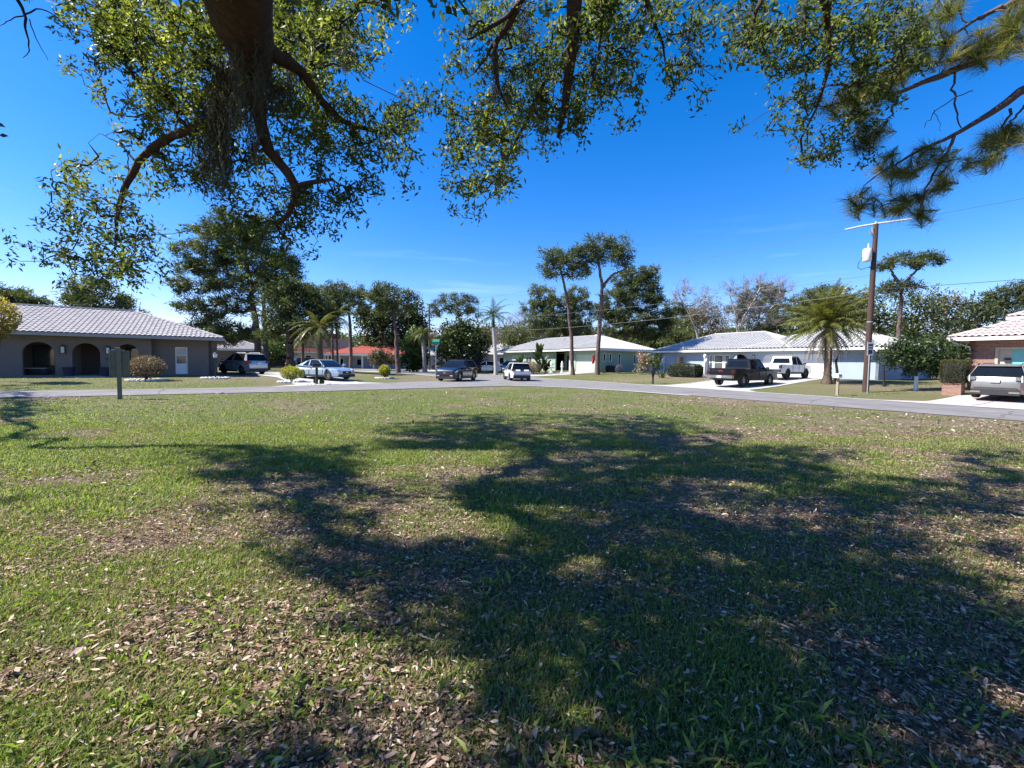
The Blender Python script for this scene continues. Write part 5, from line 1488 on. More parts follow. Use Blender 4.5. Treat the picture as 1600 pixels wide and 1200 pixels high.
            bx(root, 'taillight', tail, -L_/2-0.015, -L_/2+0.34, s*hw*0.83-0.17 if s > 0 else s*hw*0.83-0.10, s*hw*0.83+0.10 if s > 0 else s*hw*0.83+0.17, zl+0.0, zl+0.15)
            fixn(MB().add([(L_/2-0.05, s*hw*0.45, H*0.40), (L_/2-0.07, s*hw*0.45, H*0.46), (L_/2-0.17, s*hw*0.82, H*0.475), (L_/2-0.13, s*hw*0.84, H*0.41), (L_/2-0.55, s*hw*0.945, H*0.515), (L_/2-0.55, s*hw*0.955, H*0.46),
                           (L_/2-0.4, s*hw*0.5, H*0.44), (L_/2-0.6, s*hw*0.8, H*0.48)],
                          [(0, 1, 2, 3), (3, 2, 4, 5), (0, 3, 5, 7, 6), (1, 6, 7, 4, 2), (0, 6, 1), (4, 7, 5)]).build('headlight', MT['lens_clear'], root))
            bx(root, 'fog_light', 'lens_clear', L_/2-0.12, L_/2+0.015, s*hw*0.62-0.12, s*hw*0.62+0.12, gc+0.20, gc+0.26)
        mx_ = cab[-1][0]-0.12
        bx(root, 'wing_mirror', paint if kind != 'pickup' else 'dark', mx_-0.08, mx_+0.07, s*(hw+0.02)-0.0 if s > 0 else -hw-0.20, s*hw+0.20 if s > 0 else -hw-0.02, zb+0.0, zb+0.15)
    bx(root, 'grille', 'dark', L_/2-0.15, L_/2+0.012, -hw*0.42, hw*0.42, H*0.30, H*0.44)
    MB().box(L_/2-0.0, L_/2+0.022, -hw*0.10, hw*0.10, H*0.37, H*0.405).build('badge', MT['chrome'], root)
    bx(root, 'license_plate', plate, -L_/2-0.045 if kind != 'pickup' else -L_/2-0.19, -L_/2+0.0, -0.16, 0.16, (0.80 if kind != 'pickup' else 0.58), (0.95 if kind != 'pickup' else 0.73))
    if kind in ('suv', 'hatch'):
        x0, z0 = cab[0]; x1, z1 = cab[1]
        fixn(MB().add([(x1-0.10, -yc(z1)+0.04, z1+0.03), (x1-0.10, yc(z1)-0.04, z1+0.03), (x1+0.25, yc(z1)-0.04, H-0.0), (x1+0.25, -yc(z1)+0.04, H-0.0), (x1-0.10, -yc(z1)+0.04, z1-0.0), (x1-0.10, yc(z1)-0.04, z1-0.0)],
                      [(0, 1, 2, 3), (0, 4, 5, 1), (4, 3, 2, 5), (0, 3, 4), (1, 5, 2)]).build('rear_spoiler', MT[paint], root))
        for s in (-1, 1):
            MB().tube([(x1+0.35, s*(yc(H)-0.05), H+0.0), (x1+0.5, s*(yc(H)-0.05), H+0.05), (0.1, s*(yc(H)-0.05), H+0.05), (0.25, s*(yc(H)-0.05), H-0.01)], 0.018, 6).build('roof_rail', MT['dark' if paint != 'paint_silver' else 'galv'], root)
    # wipers seam lines across the tail
    if kind in ('suv', 'hatch'):
        bx(root, 'tailgate_seam', 'dark', -L_/2-0.012, -L_/2+0.03, -hw*0.72, hw*0.72, 0.545, 0.56)
    return root

def on(px, D, e=None):
    p = gx(px, D); p[2] += 0.035
    return p
def uvp(u, v): x, y = uv(u, v); return np.array([x, y, float(elev(x, y))+0.035])
p = on(715, 680/18.9); car('suv', p, (-0.33, -0.944), 'dark navy suv turning in the road junction', 'paint_navy', 'suv', 4.55, 1.88, 1.70, 0.38)
p = on(807, 680/17.6); car('hatchback', p, (-0.2, 0.98), 'white hatchback seen from behind in the junction', 'paint_white', 'hatch', 4.35, 1.82, 1.52, 0.33, plate='plate_dark')
p = on(380, 36.6); car('suv', p, (-0.87, 0.49), 'silver suv parked with its tail to us beside the taupe house', 'paint_silver', 'suv', 4.6, 1.86, 1.70, 0.37)
p = on(507, 32.0); car('coupe', p, (0.89, -0.45), 'pale blue coupe parked nose out on the corner driveway', 'paint_blue', 'coupe', 4.6, 1.80, 1.42, 0.33)
p = uvp(31.4, 18.0)
gm = car('pickup_truck', p, UU, 'black crew cab pickup with chrome bumper on the blue house drive', 'paint_black', 'pickup', 5.8, 2.0, 1.93, 0.41, cat='pickup truck', tail='lens_dark')
text(gm, 'GMC', 0.17, (-2.93, 0, 1.05), (math.pi/2, 0, -math.pi/2), 'red', 'badge_lettering')
p = uvp(39.4, 19.0)
wt = car('pickup_truck', p, UU, 'white lifted crew cab pickup nose in to the blue house garage', 'paint_white', 'pickup', 5.2, 1.85, 1.86, 0.42, 'dark', cat='pickup truck', tail='dark')
p = on(1578, 21.4)
cd = car('suv', p, (0.87, 0.49), 'champagne grey suv parked tail out before the brick house', 'paint_champagne', 'suv', 4.9, 1.94, 1.64, 0.38, tail='paint_champagne')
for s in (-1, 1):
    bx(cd, 'light_blade', 'lens_clear', -2.49, -2.36, s*0.84-0.018, s*0.84+0.018, 0.82, 1.12)
    bx(cd, 'exhaust_tip', 'chrome', -2.495, -2.42, s*0.62-0.16, s*0.62+0.16, 0.30, 0.38)
p = on(757, 680/11.2); car('suv', p, (-0.94, -0.3), 'white suv parked on the drive left of the royal palm', 'paint_white', 'suv', 4.6, 1.86, 1.65, 0.37)
p = on(798, 680/10.8); car('car', p, (-0.55, -0.83), 'pale car with sun shade facing us right of the royal palm', 'paint_champagne', 'hatch', 4.4, 1.82, 1.6, 0.34)
p = on(722, 680/12.0); car('suv', p, (-0.85, -0.5), 'black suv in shade directly behind the navy one', 'paint_black', 'suv', 4.9, 1.95, 1.85, 0.38)
p = on(434, 60); car('suv', p, (-0.96, -0.25), 'black suv parked far off right of the silver suv', 'paint_black', 'suv', 4.7, 1.9, 1.75, 0.38)
p = on(472, 72); car('car', p, (-1, 0.05), 'dark car in the carport shade of the peach house', 'paint_black', 'hatch', 4.4, 1.8, 1.5, 0.34)
p = on(697, 70); car('car', p, (0.9, -0.3), 'dark car in shade behind the street sign post', 'paint_black', 'hatch', 4.4, 1.8, 1.5, 0.34)

# ------------------------------------------------------------------ street furniture
# back of the olive wooden board on its post, near the left road
p = gnd(188, 624)
S = empty('notice_board', p, 0.66, label='olive painted board on a square post seen from behind at the left lawn edge', cat='sign')
sc = p[1]/FPX
MB().box(-0.075, 0.055, -0.05, 0.05, -0.3, 1.92).build('post', MT['post_olive'], S)
MB().box(-0.29, 0.29, 0.055, 0.10, 0.88, 1.84).build('board', MT['post_olive'], S)
MB().box(-0.10, 0.03, -0.052, 0.06, 1.921, 1.945).box(-0.22, -0.11, 0.05, 0.11, 1.842, 1.862).box(0.02, 0.14, 0.05, 0.11, 1.842, 1.862).build('cap', MT['stone_white'], S)
MB().box(0.245, 0.285, 0.035, 0.054, 0.9, 1.82).box(-0.285, -0.245, 0.035, 0.054, 0.9, 1.82).build('batten', MT['post_olive'], S)

def lamp_post(px, py, h, post_mt, label, r=0.04, name='garden_lamp'):
    p = gnd(px, py); o = empty(name, p, 0.3, label=label, cat='lamp post')
    MB().tube([(0, 0, -0.1), (0, 0, h-0.35)], [r, r*0.85], 8).build('post', MT[post_mt], o)
    MB().lathe([(0.04, h-0.36), (0.10, h-0.32), (0.14, h-0.08), (0.0, h-0.08)], 6).build('lamp_glass', MT['sign_white'], o)
    MB().lathe([(0.17, h-0.08), (0.13, h-0.03), (0.04, h+0.03), (0.015, h+0.08)], 6).build('lamp_cap', MT[post_mt], o)
    return o
lamp_post(337, 591, 1.75, 'black_iron', 'small black garden lamp at the right end of the taupe house', 0.05)
lamp_post(1100, 590, 2.15, 'white', 'white lamp post right of the clipped hedge', 0.06)
p = gnd(1382, 604); o = empty('garden_lamp', p, 0, label='thin black leaning lamp post left of the small spreading tree', cat='lamp post')
MB().tube([(0, 0, -0.1), (-0.10, 0, 0.9), (-0.13, 0, 1.6)], [0.085, 0.06, 0.055], 8).build('post', MT['black_iron'], o)
MB().lathe([(0.03, 1.6), (0.09, 1.66), (0.09, 1.75), (0.02, 1.82)], 8, (-0.13, 0)).build('lamp_head', MT['black_iron'], o)

def mailbox(px, py, h, post, boxm, label, rz, w=0.19, l=0.5, flag=True, pr=0.045):
    p = gnd(px, py); o = empty('mailbox', p, rz, label=label, cat='mailbox')
    MB().box(-pr, pr, -pr, pr, -0.2, h-0.02).build('post', MT[post], o)
    n = 8; vs = []; fs = []
    pr_ = [(-w/2, 0), (w/2, 0)]+[(w/2*math.cos(math.pi*i/n), 0.14+w/2*math.sin(math.pi*i/n)) for i in range(n+1)]
    for x in (-l/2, l/2): vs += [(x, y, h+z) for y, z in pr_]
    k = len(pr_); fs = [tuple(range(k)), tuple(range(2*k-1, k-1, -1))]+[(i, k+i, k+(i+1) % k, (i+1) % k) for i in range(k)]
    fixn(MB().add(vs, fs).build('box', MT[boxm], o))
    if flag: MB().box(-0.1, 0.08, -w/2-0.02, -w/2-0.008, h+0.12, h+0.16).build('flag', MT['red'], o)
    return o
mb_ = mailbox(495, 601, 1.12, 'black_iron', 'black_iron', 'black mailbox on a black post by the pale blue coupe', AU, 0.24, 0.5, False, 0.07)
mb2 = mailbox(1020, 600, 1.05, 'black_iron', 'black_iron', 'black ornate mailbox on the verge before the blue house', AU, 0.30, 0.55, False, 0.05)
MB().tube([(-0.22, 0, 1.03), (-0.06, 0, 0.55)], 0.035, 6).tube([(0.22, 0, 1.03), (0.06, 0, 0.55)], 0.035, 6).build('bracket', MT['black_iron'], mb2)
mailbox(1308, 618, 0.98, 'old_wood', 'sign_white', 'white mailbox with red side on a wooden post near the date palm', AU, 0.22, 0.46, True, 0.055)

# street name sign
p = gx(681, 41)
S = empty('street_sign', p, 0, label='green street name sign on a slim steel post at the junction', cat='street sign')
MB().tube([(0, 0, -0.2), (0, 0, 3.15)], 0.035, 8).build('post', MT['galv'], S)
a_ = MB().box(-0.40, 0.40, -0.008, 0.008, 3.17, 3.40, Matrix.Rotation(AU, 3, 'Z'), (0, 0, 3.25)).build('name_plate', MT['sign_green'], S)
b_ = MB().box(-0.40, 0.40, -0.008, 0.008, 3.42, 3.65, Matrix.Rotation(AU+math.pi/2+0.5, 3, 'Z'), (0, 0, 3.5)).build('name_plate', MT['sign_green'], S)
MB().box(-0.015, 0.015, -0.02, 0.02, 3.40, 3.42).build('bracket', MT['galv'], S)

# small white regulation sign beside the utility pole
p = gnd(1355, 616)
S = empty('road_sign', p, 0.25, label='narrow white sign with black marks on a steel post by the utility pole', cat='sign')
MB().tube([(0, 0, -0.2), (0, 0, 2.95)], 0.03, 8).build('post', MT['galv'], S)
MB().box(-0.23, 0.23, -0.045, -0.035, 2.20, 2.95).build('plate', MT['sign_white'], S)
MB().box(-0.15, 0.15, -0.050, -0.046, 2.28, 2.52).box(-0.17, 0.17, -0.050, -0.046, 2.58, 2.66).box(-0.17, 0.17, -0.050, -0.046, 2.72, 2.84).build('marks', MT['dark'], S)

# utility pole with its transformer, and the far one
PP = gnd(1352, 613); Dp = PP[1]
top = at(1369, 350, Dp)-PP
K = empty('utility_pole', PP, 0, label='brown wooden utility pole with white transformer and top arm', cat='utility pole')
MB().tube([(0, 0, -0.3), tuple(top*0.5), tuple(top)], [0.165, 0.145, 0.115], 14).build('pole', MT['pole_wood'], K, 50)
ad_ = np.array([0.57, -0.82, 0.0]); ad_ = ad_/np.linalg.norm(ad_)
ctr = top+np.array([0.0, -0.1, 0.06])
e0 = at(1320, 359, Dp+1.0)-PP; e1 = at(1425, 342, Dp-1.0)-PP
mid = (e0+e1)/2+np.array([0, 0, 0.05]); lv = (e0[2]+e1[2])/2
MB().tube([tuple(e0), tuple(e0*0.5+mid*0.5+np.array([0, 0, 0.03])), tuple(mid), tuple(e1*0.5+mid*0.5), tuple(e1)], [0.05, 0.055, 0.06, 0.055, 0.05], 8).build('top_arm', MT['fiber'], K, 50)
tp = at(1355, 398, Dp)-PP
c_ = MB().lathe([(0.20, -0.38), (0.22, -0.34), (0.22, 0.30), (0.19, 0.34), (0.05, 0.36)], 16, (tp[0], tp[1]), tp[2]).build('transformer', MT['can'], K, 40)
MB().lathe([(0.05, 0.36), (0.065, 0.40), (0.035, 0.44), (0.06, 0.48), (0.03, 0.52), (0.05, 0.56), (0.02, 0.64)], 10, (tp[0]+0.05, tp[1]), tp[2]).build('bushing', MT['can'], c_, 40)
MB().box(tp[0]+0.1, tp[0]+0.5, tp[1]-0.03, tp[1]+0.03, tp[2]-0.1, tp[2]-0.04).box(tp[0]+0.1, tp[0]+0.5, tp[1]-0.03, tp[1]+0.03, tp[2]+0.12, tp[2]+0.18).build('bracket', MT['galv'], c_)
q = lambda x, y, D=Dp: tuple(at(x, y, D)-PP)
MB().tube([q(1348, 402), q(1342, 410), q(1340, 418), q(1346, 421), q(1355, 418), q(1363, 417)], 0.018, 6).build('cable', MT['wire_dark'], K)
MB().tube([q(1359, 360), q(1361, 366), q(1365, 368)], 0.04, 6).tube([q(1363, 356), q(1364, 366)], 0.05, 6).build('cutout', MT['galv'], K)
MB().tube([q(1368, 352), q(1369, 346)], 0.05, 6).build('insulator', MT['can'], K)
MB().tube([tuple(top*0.42), tuple(top*0.425)], 0.156, 12).build('band', MT['galv'], K)
FP = gx(671, 76); fh = at(671, 475, 76)-FP
K2 = empty('utility_pole', FP, 0, label='distant thin utility pole left of the street sign', cat='utility pole')
MB().tube([(0, 0, -0.3), tuple(fh)], [0.17, 0.12], 8).build('pole', MT['pole_grey'], K2)
MB().tube([tuple(fh+np.array([-0.5, 0, -0.15])), tuple(fh+np.array([0.9, 0, -0.05]))], 0.04, 6).build('arm', MT['pole_grey'], K2)
def wire(a_, b_, sag, label, r=0.012, m_='wire'):
    a_ = np.array(a_, float); b_ = np.array(b_, float); pts = []
    for i in range(25):
        t = i/24; p = a_*(1-t)+b_*t; p[2] -= sag*4*t*(1-t); pts.append(p-a_)
    MB().tube(pts, r, 5).build('power_line', MT[m_], None, label=label, cat='power line').location = tuple(a_)
tw = PP+top
wire(FP+fh+np.array([0.5, 0, 0]), PP+e0, 0.5, 'highest wire running from the far pole to the top arm', 0.011)
wire(FP+fh*0.80, tuple(at(1361, 430, Dp)), 1.0, 'middle wire running from the far pole to the utility pole', 0.012)
wire(FP+fh*0.62, tuple(at(1360, 456, Dp)), 1.1, 'lowest thick wire running from the far pole to the utility pole', 0.017)
x2, y2 = tw[0]+0.57*40, tw[1]-0.82*40
wire(at(1361, 453, Dp), (PP[0]+24, PP[1]-32, 6.4), 0.5, 'wire leaving the utility pole towards the right edge', 0.014, 'wire_dark')
wire(PP+e1, (PP[0]+25.5, PP[1]-33, 10.6), 0.3, 'top wire leaving the right end of the arm', 0.008, 'wire_dark')

# garden things before the green house
p = gx(861, 57); o = empty('garden_statue', p, 0, label='white garden figure fountain left of the green house entry', cat='garden statue')
MB().lathe([(0.30, 0), (0.34, 0.08), (0.10, 0.14), (0.08, 0.55), (0.42, 0.72), (0.46, 0.80), (0.10, 0.80), (0.09, 1.0), (0.16, 1.08), (0.10, 1.22), (0.15, 1.34), (0.04, 1.46)], 14).build('basin', MT['white'], o, 40)
p = gx(878, 56); o = empty('garden_statue', p, 0, label='white pedestal statue right of the green house entry', cat='garden statue')
MB().lathe([(0.22, 0), (0.22, 0.1), (0.12, 0.16), (0.12, 0.7), (0.2, 0.8), (0.2, 0.86), (0.12, 0.9), (0.17, 1.15), (0.08, 1.3), (0.12, 1.42), (0.02, 1.52)], 12).build('figure', MT['white'], o, 40)
p = gx(929, 50.4)
o = empty('flag', p+np.array([0, 0, 1.0]), 0, label='red and white flag hanging beside the trunk of the tallest pine', cat='flag')
mb = MB(); vs = []; fs = []
for i in range(6):
    for j in range(7):
        vs.append((-0.30+0.06*i-0.01*j, 0.05*math.sin(i*1.6+j*0.5), 1.2-0.17*j+0.03*i))
for i in range(5):
    for j in range(6): fs.append((i*7+j, (i+1)*7+j, (i+1)*7+j+1, i*7+j+1))
mb.add(vs, fs).build('cloth', MT['red'], o)
MB().tube([(-0.38, 0, 1.26), (0.05, 0, 1.38)], 0.02, 6).build('staff', MT['old_wood'], o)
p = gx(953, 54.5); o = empty('air_conditioner', p, 0.5, label='dark box air conditioner against the green house side wall', cat='air conditioner')
MB().box(-0.45, 0.45, -0.4, 0.4, 0.0, 0.8).build('housing', MT['black_iron'], o)
f_ = MB()
for k in range(7): f_.box(-0.43, 0.43, -0.43, -0.405, 0.1+0.09*k, 0.14+0.09*k)
f_.build('louvre', MT['dark'], o)
MB().lathe([(0.32, 0.80), (0.34, 0.84), (0.05, 0.85)], 12).build('fan_guard', MT['dark'], o)
# bench and bowl on the taupe porch
x_, y_ = uv(u_at(48, Vp), Vp+0.9)
o = empty('bench', (x_, y_, 0.34), AU, label='low dark bench with pale seat inside the left arch', cat='bench')
MB().box(-0.5, 0.5, -0.2, 0.2, 0.42, 0.47).build('seat', MT['tan'], o)
for sx in (-0.42, 0.42):
    for sy in (-0.14, 0.14): MB().box(sx-0.03, sx+0.03, sy-0.03, sy+0.03, 0, 0.42).build('leg', MT['dark'], o)
x_, y_ = uv(u_at(65, Vp), Vp+0.55)
o = empty('bowl_planter', (x_, y_, 0.34), 0, label='grey blue bowl planter inside the left arch', cat='planter')
MB().lathe([(0.14, 0), (0.30, 0.2), (0.34, 0.36), (0.30, 0.36), (0.25, 0.25)], 14).build('pot', MT['planter'], o, 40)
# ------------------------------------------------------------------ the live oak overhead
MASK = [  # how leafy the sky is, 50 px cells, rows downward
 '00478876898610368887653868763000',
 '00377886998400357886341755774000',
 '00046688986321358864263537740000',
 '00015788887663478841130236520000',
 '00004688788861675200000005520000',
 '03431447468720661000000000000000',
 '02554114685100210000000000000000',
 '22567104751000000000000000000000',
 '03564001200000000000000000000000',
 '00131000000000000000000000000000']
SHADE = [ # how shaded the lawn is, 50 px cells from y = 600 down
 '41000000000000000000000000000000',
 '20000000000045664456643000000000',
 '00000147867300014677888765300044',
 '30000012464211345326777768887778',
 '00000001234521004876875888766434',
 '00000000268887887655689889986433',
 '00000000034578899878999999999755',
 '00000000002357899999999999999999',
 '00000000000013589999999999999999',
 '00000000000012568999999999999999',
 '21111121134553358999999999999999',
 '53345666666674479999999999999999']
SD = SUN_DIR/SUN_DIR[2]
inview, offview = [], []
for r, row in enumerate(MASK):
    for c, ch in enumerate(row):
        k = int(ch)
        n = rng.poisson(k*2.6*(0.6 if k < 4 else 1.0)*(0.82 if c < 13 else 1.0))
        for _ in range(n):
            px = c*50+rng.uniform(-4, 54); py = r*50+rng.uniform(-4, 54)
            if fbm(np.array([px/38.0]), np.array([py/38.0]), 31, 3)[0] < 0.36: continue
            D = 4.5+1.5*fbm(np.array([px/260.0]), np.array([py/260.0]), 91, 2)[0]+rng.normal()*0.25
            inview.append(at(px, py, D))
_iv = np.array(inview); G0 = _iv-SD*_iv[:, 2:3]
cast = np.histogram2d(G0[:, 0], G0[:, 1], bins=[np.arange(-12, 20, 0.25), np.arange(0, 14, 0.25)])[0]
def already(g_):
    i, j = int((g_[0]+12)/0.25), int(g_[1]/0.25)
    return 0 <= i < cast.shape[0] and 0 <= j < cast.shape[1] and cast[i, j] >= 2
def in_mask(px, py):
    if py < -25 or px < -25 or px > 1625 or py > 1230: return None
    r, c = int(py//50), int(px//50)
    if r < 0 or c < 0 or c > 31: return int(MASK[max(r, 0)][min(max(c, 0), 31)]) if r < 10 else 0
    return int(MASK[r][c]) if r < len(MASK) else 0
for r, row in enumerate(SHADE):
    for c, ch in enumerate(row):
        k = int(ch)/9.0
        if k == 0: continue
        q = [gnd(c*50+a_*50, 600+r*50+b_*50) for a_, b_ in ((0, 0.02), (1, 0.02), (1, 1), (0, 1))]
        area = 0.5*abs(sum(q[i][0]*q[(i+1) % 4][1]-q[(i+1) % 4][0]*q[i][1] for i in range(4)))
        n = rng.poisson(min(area*k**1.3*95, 800))
        for _ in range(n):
            g_ = gnd(c*50+rng.uniform(-3, 53), 600+max(2, r*50+rng.uniform(-3, 53)))
            if fbm(np.array([g_[0]/0.45]), np.array([g_[1]/0.30]), 77, 3)[0] < 0.55-0.43*k: continue
            if already(g_): continue
            for _t in range(6):
                z = rng.uniform(4.6, 9.0) if g_[1] < 6.5 else rng.uniform(8.0, 10.5)
                P_ = g_+SD*z
                if P_[1] < 0.3: ok_ = True
                else:
                    x_, y_, w_ = proj(P_)
                    mk = in_mask(x_, y_)
                    ok_ = mk is None or (mk >= 7 and rng.random() < 0.5)
                if ok_: offview.append(P_); break
for _ in range(3600):   # unseen crown above and behind, added to deepen lawn shade and block sky
    P_ = np.array([rng.uniform(-9, 7), rng.uniform(-7.5, 1.2), rng.uniform(5.2, 9.2)])
    if fbm(P_[:1]/1.6, P_[1:2]/1.6, 41, 3)[0] < 0.42: continue
    g_ = P_-SD*P_[2]
    if g_[1] > 0.8:
        x_, y_, w_ = proj(g_)
        if w_ > 0 and -60 < x_ < 1660 and y_ < 1260:
            r_, c_ = int(np.clip((y_-600)//50, 0, 11)), int(np.clip(x_//50, 0, 31))
            if int(SHADE[r_][c_]) < 6: continue
    offview.append(P_)
inview = np.array(inview); offview = np.array(offview)
print('oak clusters', len(inview), len(offview))

OB = np.array([-2.6, -3.4, 0.0])
oak = empty('oak_tree', OB, 0, label='great live oak whose mossy limbs hang over the lawn from behind us', cat='tree')
def lp(px, py, D): return at(px, py, D)
limbs = []
def limb(pts, rad, n=20, jit=0.0): limbs.append(smooth_line(pts, rad, n, jit))
fork = np.array([-2.5, -3.0, 2.6])
limb([OB-[0, 0, 0.3], OB+[0, 0.1, 1.2], fork], [0.62, 0.46, 0.42], 14)
# the heavy limb seen at the top left, and what it carries
e_ = lp(392, 92, 4.6)
limb([fork, (-2.6, -1.2, 4.9), (-2.75, 1.2, 6.6), lp(345, -130, 3.6), lp(372, -20, 3.9), lp(388, 50, 4.3), e_, lp(398, 122, 4.9)], [0.42, 0.36, 0.33, 0.30, 0.28, 0.245, 0.20, 0.10], 40, 0.012)
limb([lp(392, 100, 4.7), lp(405, 190, 4.9), lp(422, 240, 4.9), lp(450, 268, 4.9), lp(464, 292, 4.9), lp(462, 318, 4.9), lp(440, 346, 4.95)], [0.10, 0.065, 0.055, 0.05, 0.045, 0.035, 0.02], 26, 0.006)
limb([lp(464, 292, 4.9), lp(480, 286, 4.85), lp(520, 280, 4.8)], [0.035, 0.028, 0.015], 8)
limb([lp(385, 95, 4.7), lp(330, 190, 4.8), lp(290, 205, 4.8), lp(262, 215, 4.8), lp(232, 235, 4.8), lp(212, 262, 4.8), lp(195, 292, 4.85), lp(183, 330, 4.9), lp(180, 385, 5.0)], [0.08, 0.05, 0.045, 0.042, 0.038, 0.034, 0.03, 0.022, 0.01], 30, 0.006)
limb([lp(215, 256, 4.8), lp(200, 240, 4.8), lp(185, 222, 4.8), lp(156, 208, 4.8)], [0.012, 0.01, 0.007, 0.004], 10, 0.004)
limb([lp(400, 60, 4.4), lp(470, 110, 4.8), lp(520, 180, 5.0), lp(560, 200, 5.0), lp(610, 210, 5.1)], [0.09, 0.05, 0.035, 0.025, 0.012], 20, 0.01)
# limbs at the top centre
limb([fork, (-1.2, -1.0, 5.2), (0.2, 1.6, 7.4), lp(905, -140, 4.2), lp(900, -20, 4.6), lp(893, 70, 4.7), lp(888, 150, 4.8), lp(872, 215, 4.9)], [0.36, 0.27, 0.2, 0.12, 0.085, 0.065, 0.045, 0.02], 40, 0.01)
limb([lp(850, -160, 4.3), lp(818, -10, 4.7), lp(796, 40, 4.75), lp(772, 62, 4.8), lp(773, 100, 4.8), lp(778, 140, 4.85), lp(792, 165, 4.85)], [0.06, 0.035, 0.032, 0.028, 0.028, 0.02, 0.01], 24, 0.005)
limb([lp(820, -5, 4.7), lp(790, 30, 4.7), lp(760, 45, 4.7), lp(730, 62, 4.7)], [0.026, 0.022, 0.018, 0.008], 12, 0.005)
limb([lp(772, 66, 4.8), lp(760, 90, 4.8), lp(738, 117, 4.8)], [0.02, 0.014, 0.005], 8, 0.004)
limb([lp(850, 130, 4.8), lp(826, 180, 4.9), lp(805, 225, 4.9), lp(790, 255, 5.0)], [0.02, 0.018, 0.014, 0.007], 10, 0.005)
limb([lp(1000, -120, 4.4), lp(1008, 0, 4.7), lp(1022, 35, 4.8), lp(1035, 60, 4.9), lp(1042, 120, 4.9)], [0.05, 0.025, 0.018, 0.014, 0.007], 14, 0.005)
limb([lp(945, -60, 4.5), lp(940, 40, 4.7), lp(935, 95, 4.8), lp(922, 140, 4.9)], [0.03, 0.014, 0.011, 0.005], 12, 0.004)
limb([lp(1300, -200, 4.0), lp(1285, -20, 4.7), lp(1300, 80, 5.0), lp(1285, 150, 5.1), lp(1260, 200, 5.1)], [0.09, 0.04, 0.025, 0.018, 0.008], 20, 0.006)
limb([(0.2, 1.6, 7.4), (2.2, 2.4, 8.2), lp(1300, -200, 4.0)], [0.15, 0.11, 0.09], 12)
limb([lp(1262, -10, 4.7), lp(1258, 25, 4.7), lp(1258, 52, 4.7)], [0.012, 0.01, 0.006], 6)
limb([lp(1205, -60, 4.8), lp(1170, 60, 4.9), lp(1150, 110, 5.0)], [0.03, 0.015, 0.006], 12, 0.005)
# off to the left and behind
limb([(-2.6, -1.2, 4.9), (-4.6, 0.6, 6.6), (-6.4, 2.2, 8.0)], [0.20, 0.12, 0.05], 20, 0.02)
limb([fork, (-4.2, -2.6, 4.6), (-6.6, -1.4, 6.6), (-8.8, 0.8, 8.0)], [0.30, 0.22, 0.15, 0.06], 26, 0.02)
limb([fork, (-1.6, -2.6, 4.6), (0.6, -1.6, 6.4), (2.4, -0.2, 7.6)], [0.26, 0.2, 0.13, 0.05], 24, 0.02)
# bare twigs in the upper left corner
limb([lp(10, -40, 4.4), lp(28, 3, 4.5), (lp(40, 20, 4.5)), lp(38, 42, 4.5), lp(45, 62, 4.5), lp(47, 86, 4.5), lp(36, 90, 4.5)], [0.02, 0.016, 0.012, 0.01, 0.007, 0.004, 0.003], 16, 0.004)
limb([lp(40, 22, 4.5), lp(62, 10, 4.5), lp(92, 28, 4.5), lp(120, 62, 4.5)], [0.008, 0.006, 0.005, 0.002], 12, 0.004)
limb([lp(40, 24, 4.5), lp(20, 28, 4.5), lp(0, 40, 4.5)], [0.007, 0.005, 0.003], 8, 0.004)
limb([lp(46, 30, 4.5), lp(54, 58, 4.5), lp(75, 94, 4.5)], [0.005, 0.004, 0.002], 8, 0.004)

segs = cat_segs(*[poly_segs(Q, r) for Q, r in limbs])
seeds = np.vstack([Q for Q, r in limbs[1:-4]]); sr = np.concatenate([r for Q, r in limbs[1:-4]])*0.6
g1 = grow(seeds, sr, inview, 0.0035, 0.0022, 0.12, 0.5)
g2 = grow(seeds, sr, offview, 0.006, 0.0040, 0.12, 0.5)
def rebase(me, base):
    co = np.empty(len(me.vertices)*3, np.float32); me.vertices.foreach_get('co', co)
    co = co.reshape(-1, 3)-np.asarray(base, np.float32); me.vertices.foreach_set('co', co.ravel()); me.update()
    return me
def add_limbs(lst, base, root, mt, k, bumpy=0.0):
    for i, (Q, r) in enumerate(lst):
        me = sweep('trunk' if i == 0 else 'limb', Q-base, r, k, bumpy)
        link('trunk' if i == 0 else 'limb', me, MT[mt], root)
def sweep(name, Q, r, k, bumpy=0.0):
    """one continuous tapered tube with frames carried along"""
    Q = np.asarray(Q, float); n = len(Q)
    T = unit(np.gradient(Q, axis=0)); x = np.cross(T[0], [0.3, 0.2, 0.93]); x /= np.linalg.norm(x)
    V = []
    for i in range(n):
        x = x-T[i]*(x@T[i]); x /= np.linalg.norm(x); y = np.cross(T[i], x)
        t = np.arange(k)*2*math.pi/k
        rr = r[i]*(1+bumpy*np.sin(t*3+i*0.4)*0.6+bumpy*rng.normal(size=k)*0.5)
        V.append(Q[i]+np.cos(t)[:, None]*x*rr[:, None]+np.sin(t)[:, None]*y*rr[:, None])
    V = np.vstack(V+[Q[:1], Q[-1:]])
    i = np.arange(n-1)[:, None]*k; j = np.arange(k)[None]; j2 = (j+1) % k
    F = np.stack([i+j, i+j2, i+k+j2, i+k+j], -1).reshape(-1, 4)
    a_ = np.arange(k); b_ = (a_+1) % k
    c0 = np.stack([np.full(k, n*k), b_, a_], -1); c1 = np.stack([np.full(k, n*k+1), (n-1)*k+a_, (n-1)*k+b_], -1)
    me = mesh_np(name, V, [F, np.vstack([c0, c1])])
    me.polygons.foreach_set('use_smooth', [True]*len(me.polygons))
    return me
add_limbs(limbs, OB, oak, 'bark_oak', 14, 0.05)
link('branches', rebase(limbs_mesh('branches', cat_segs(g1, g2), 4), OB), MT['bark_twig'], oak, kind='stuff')

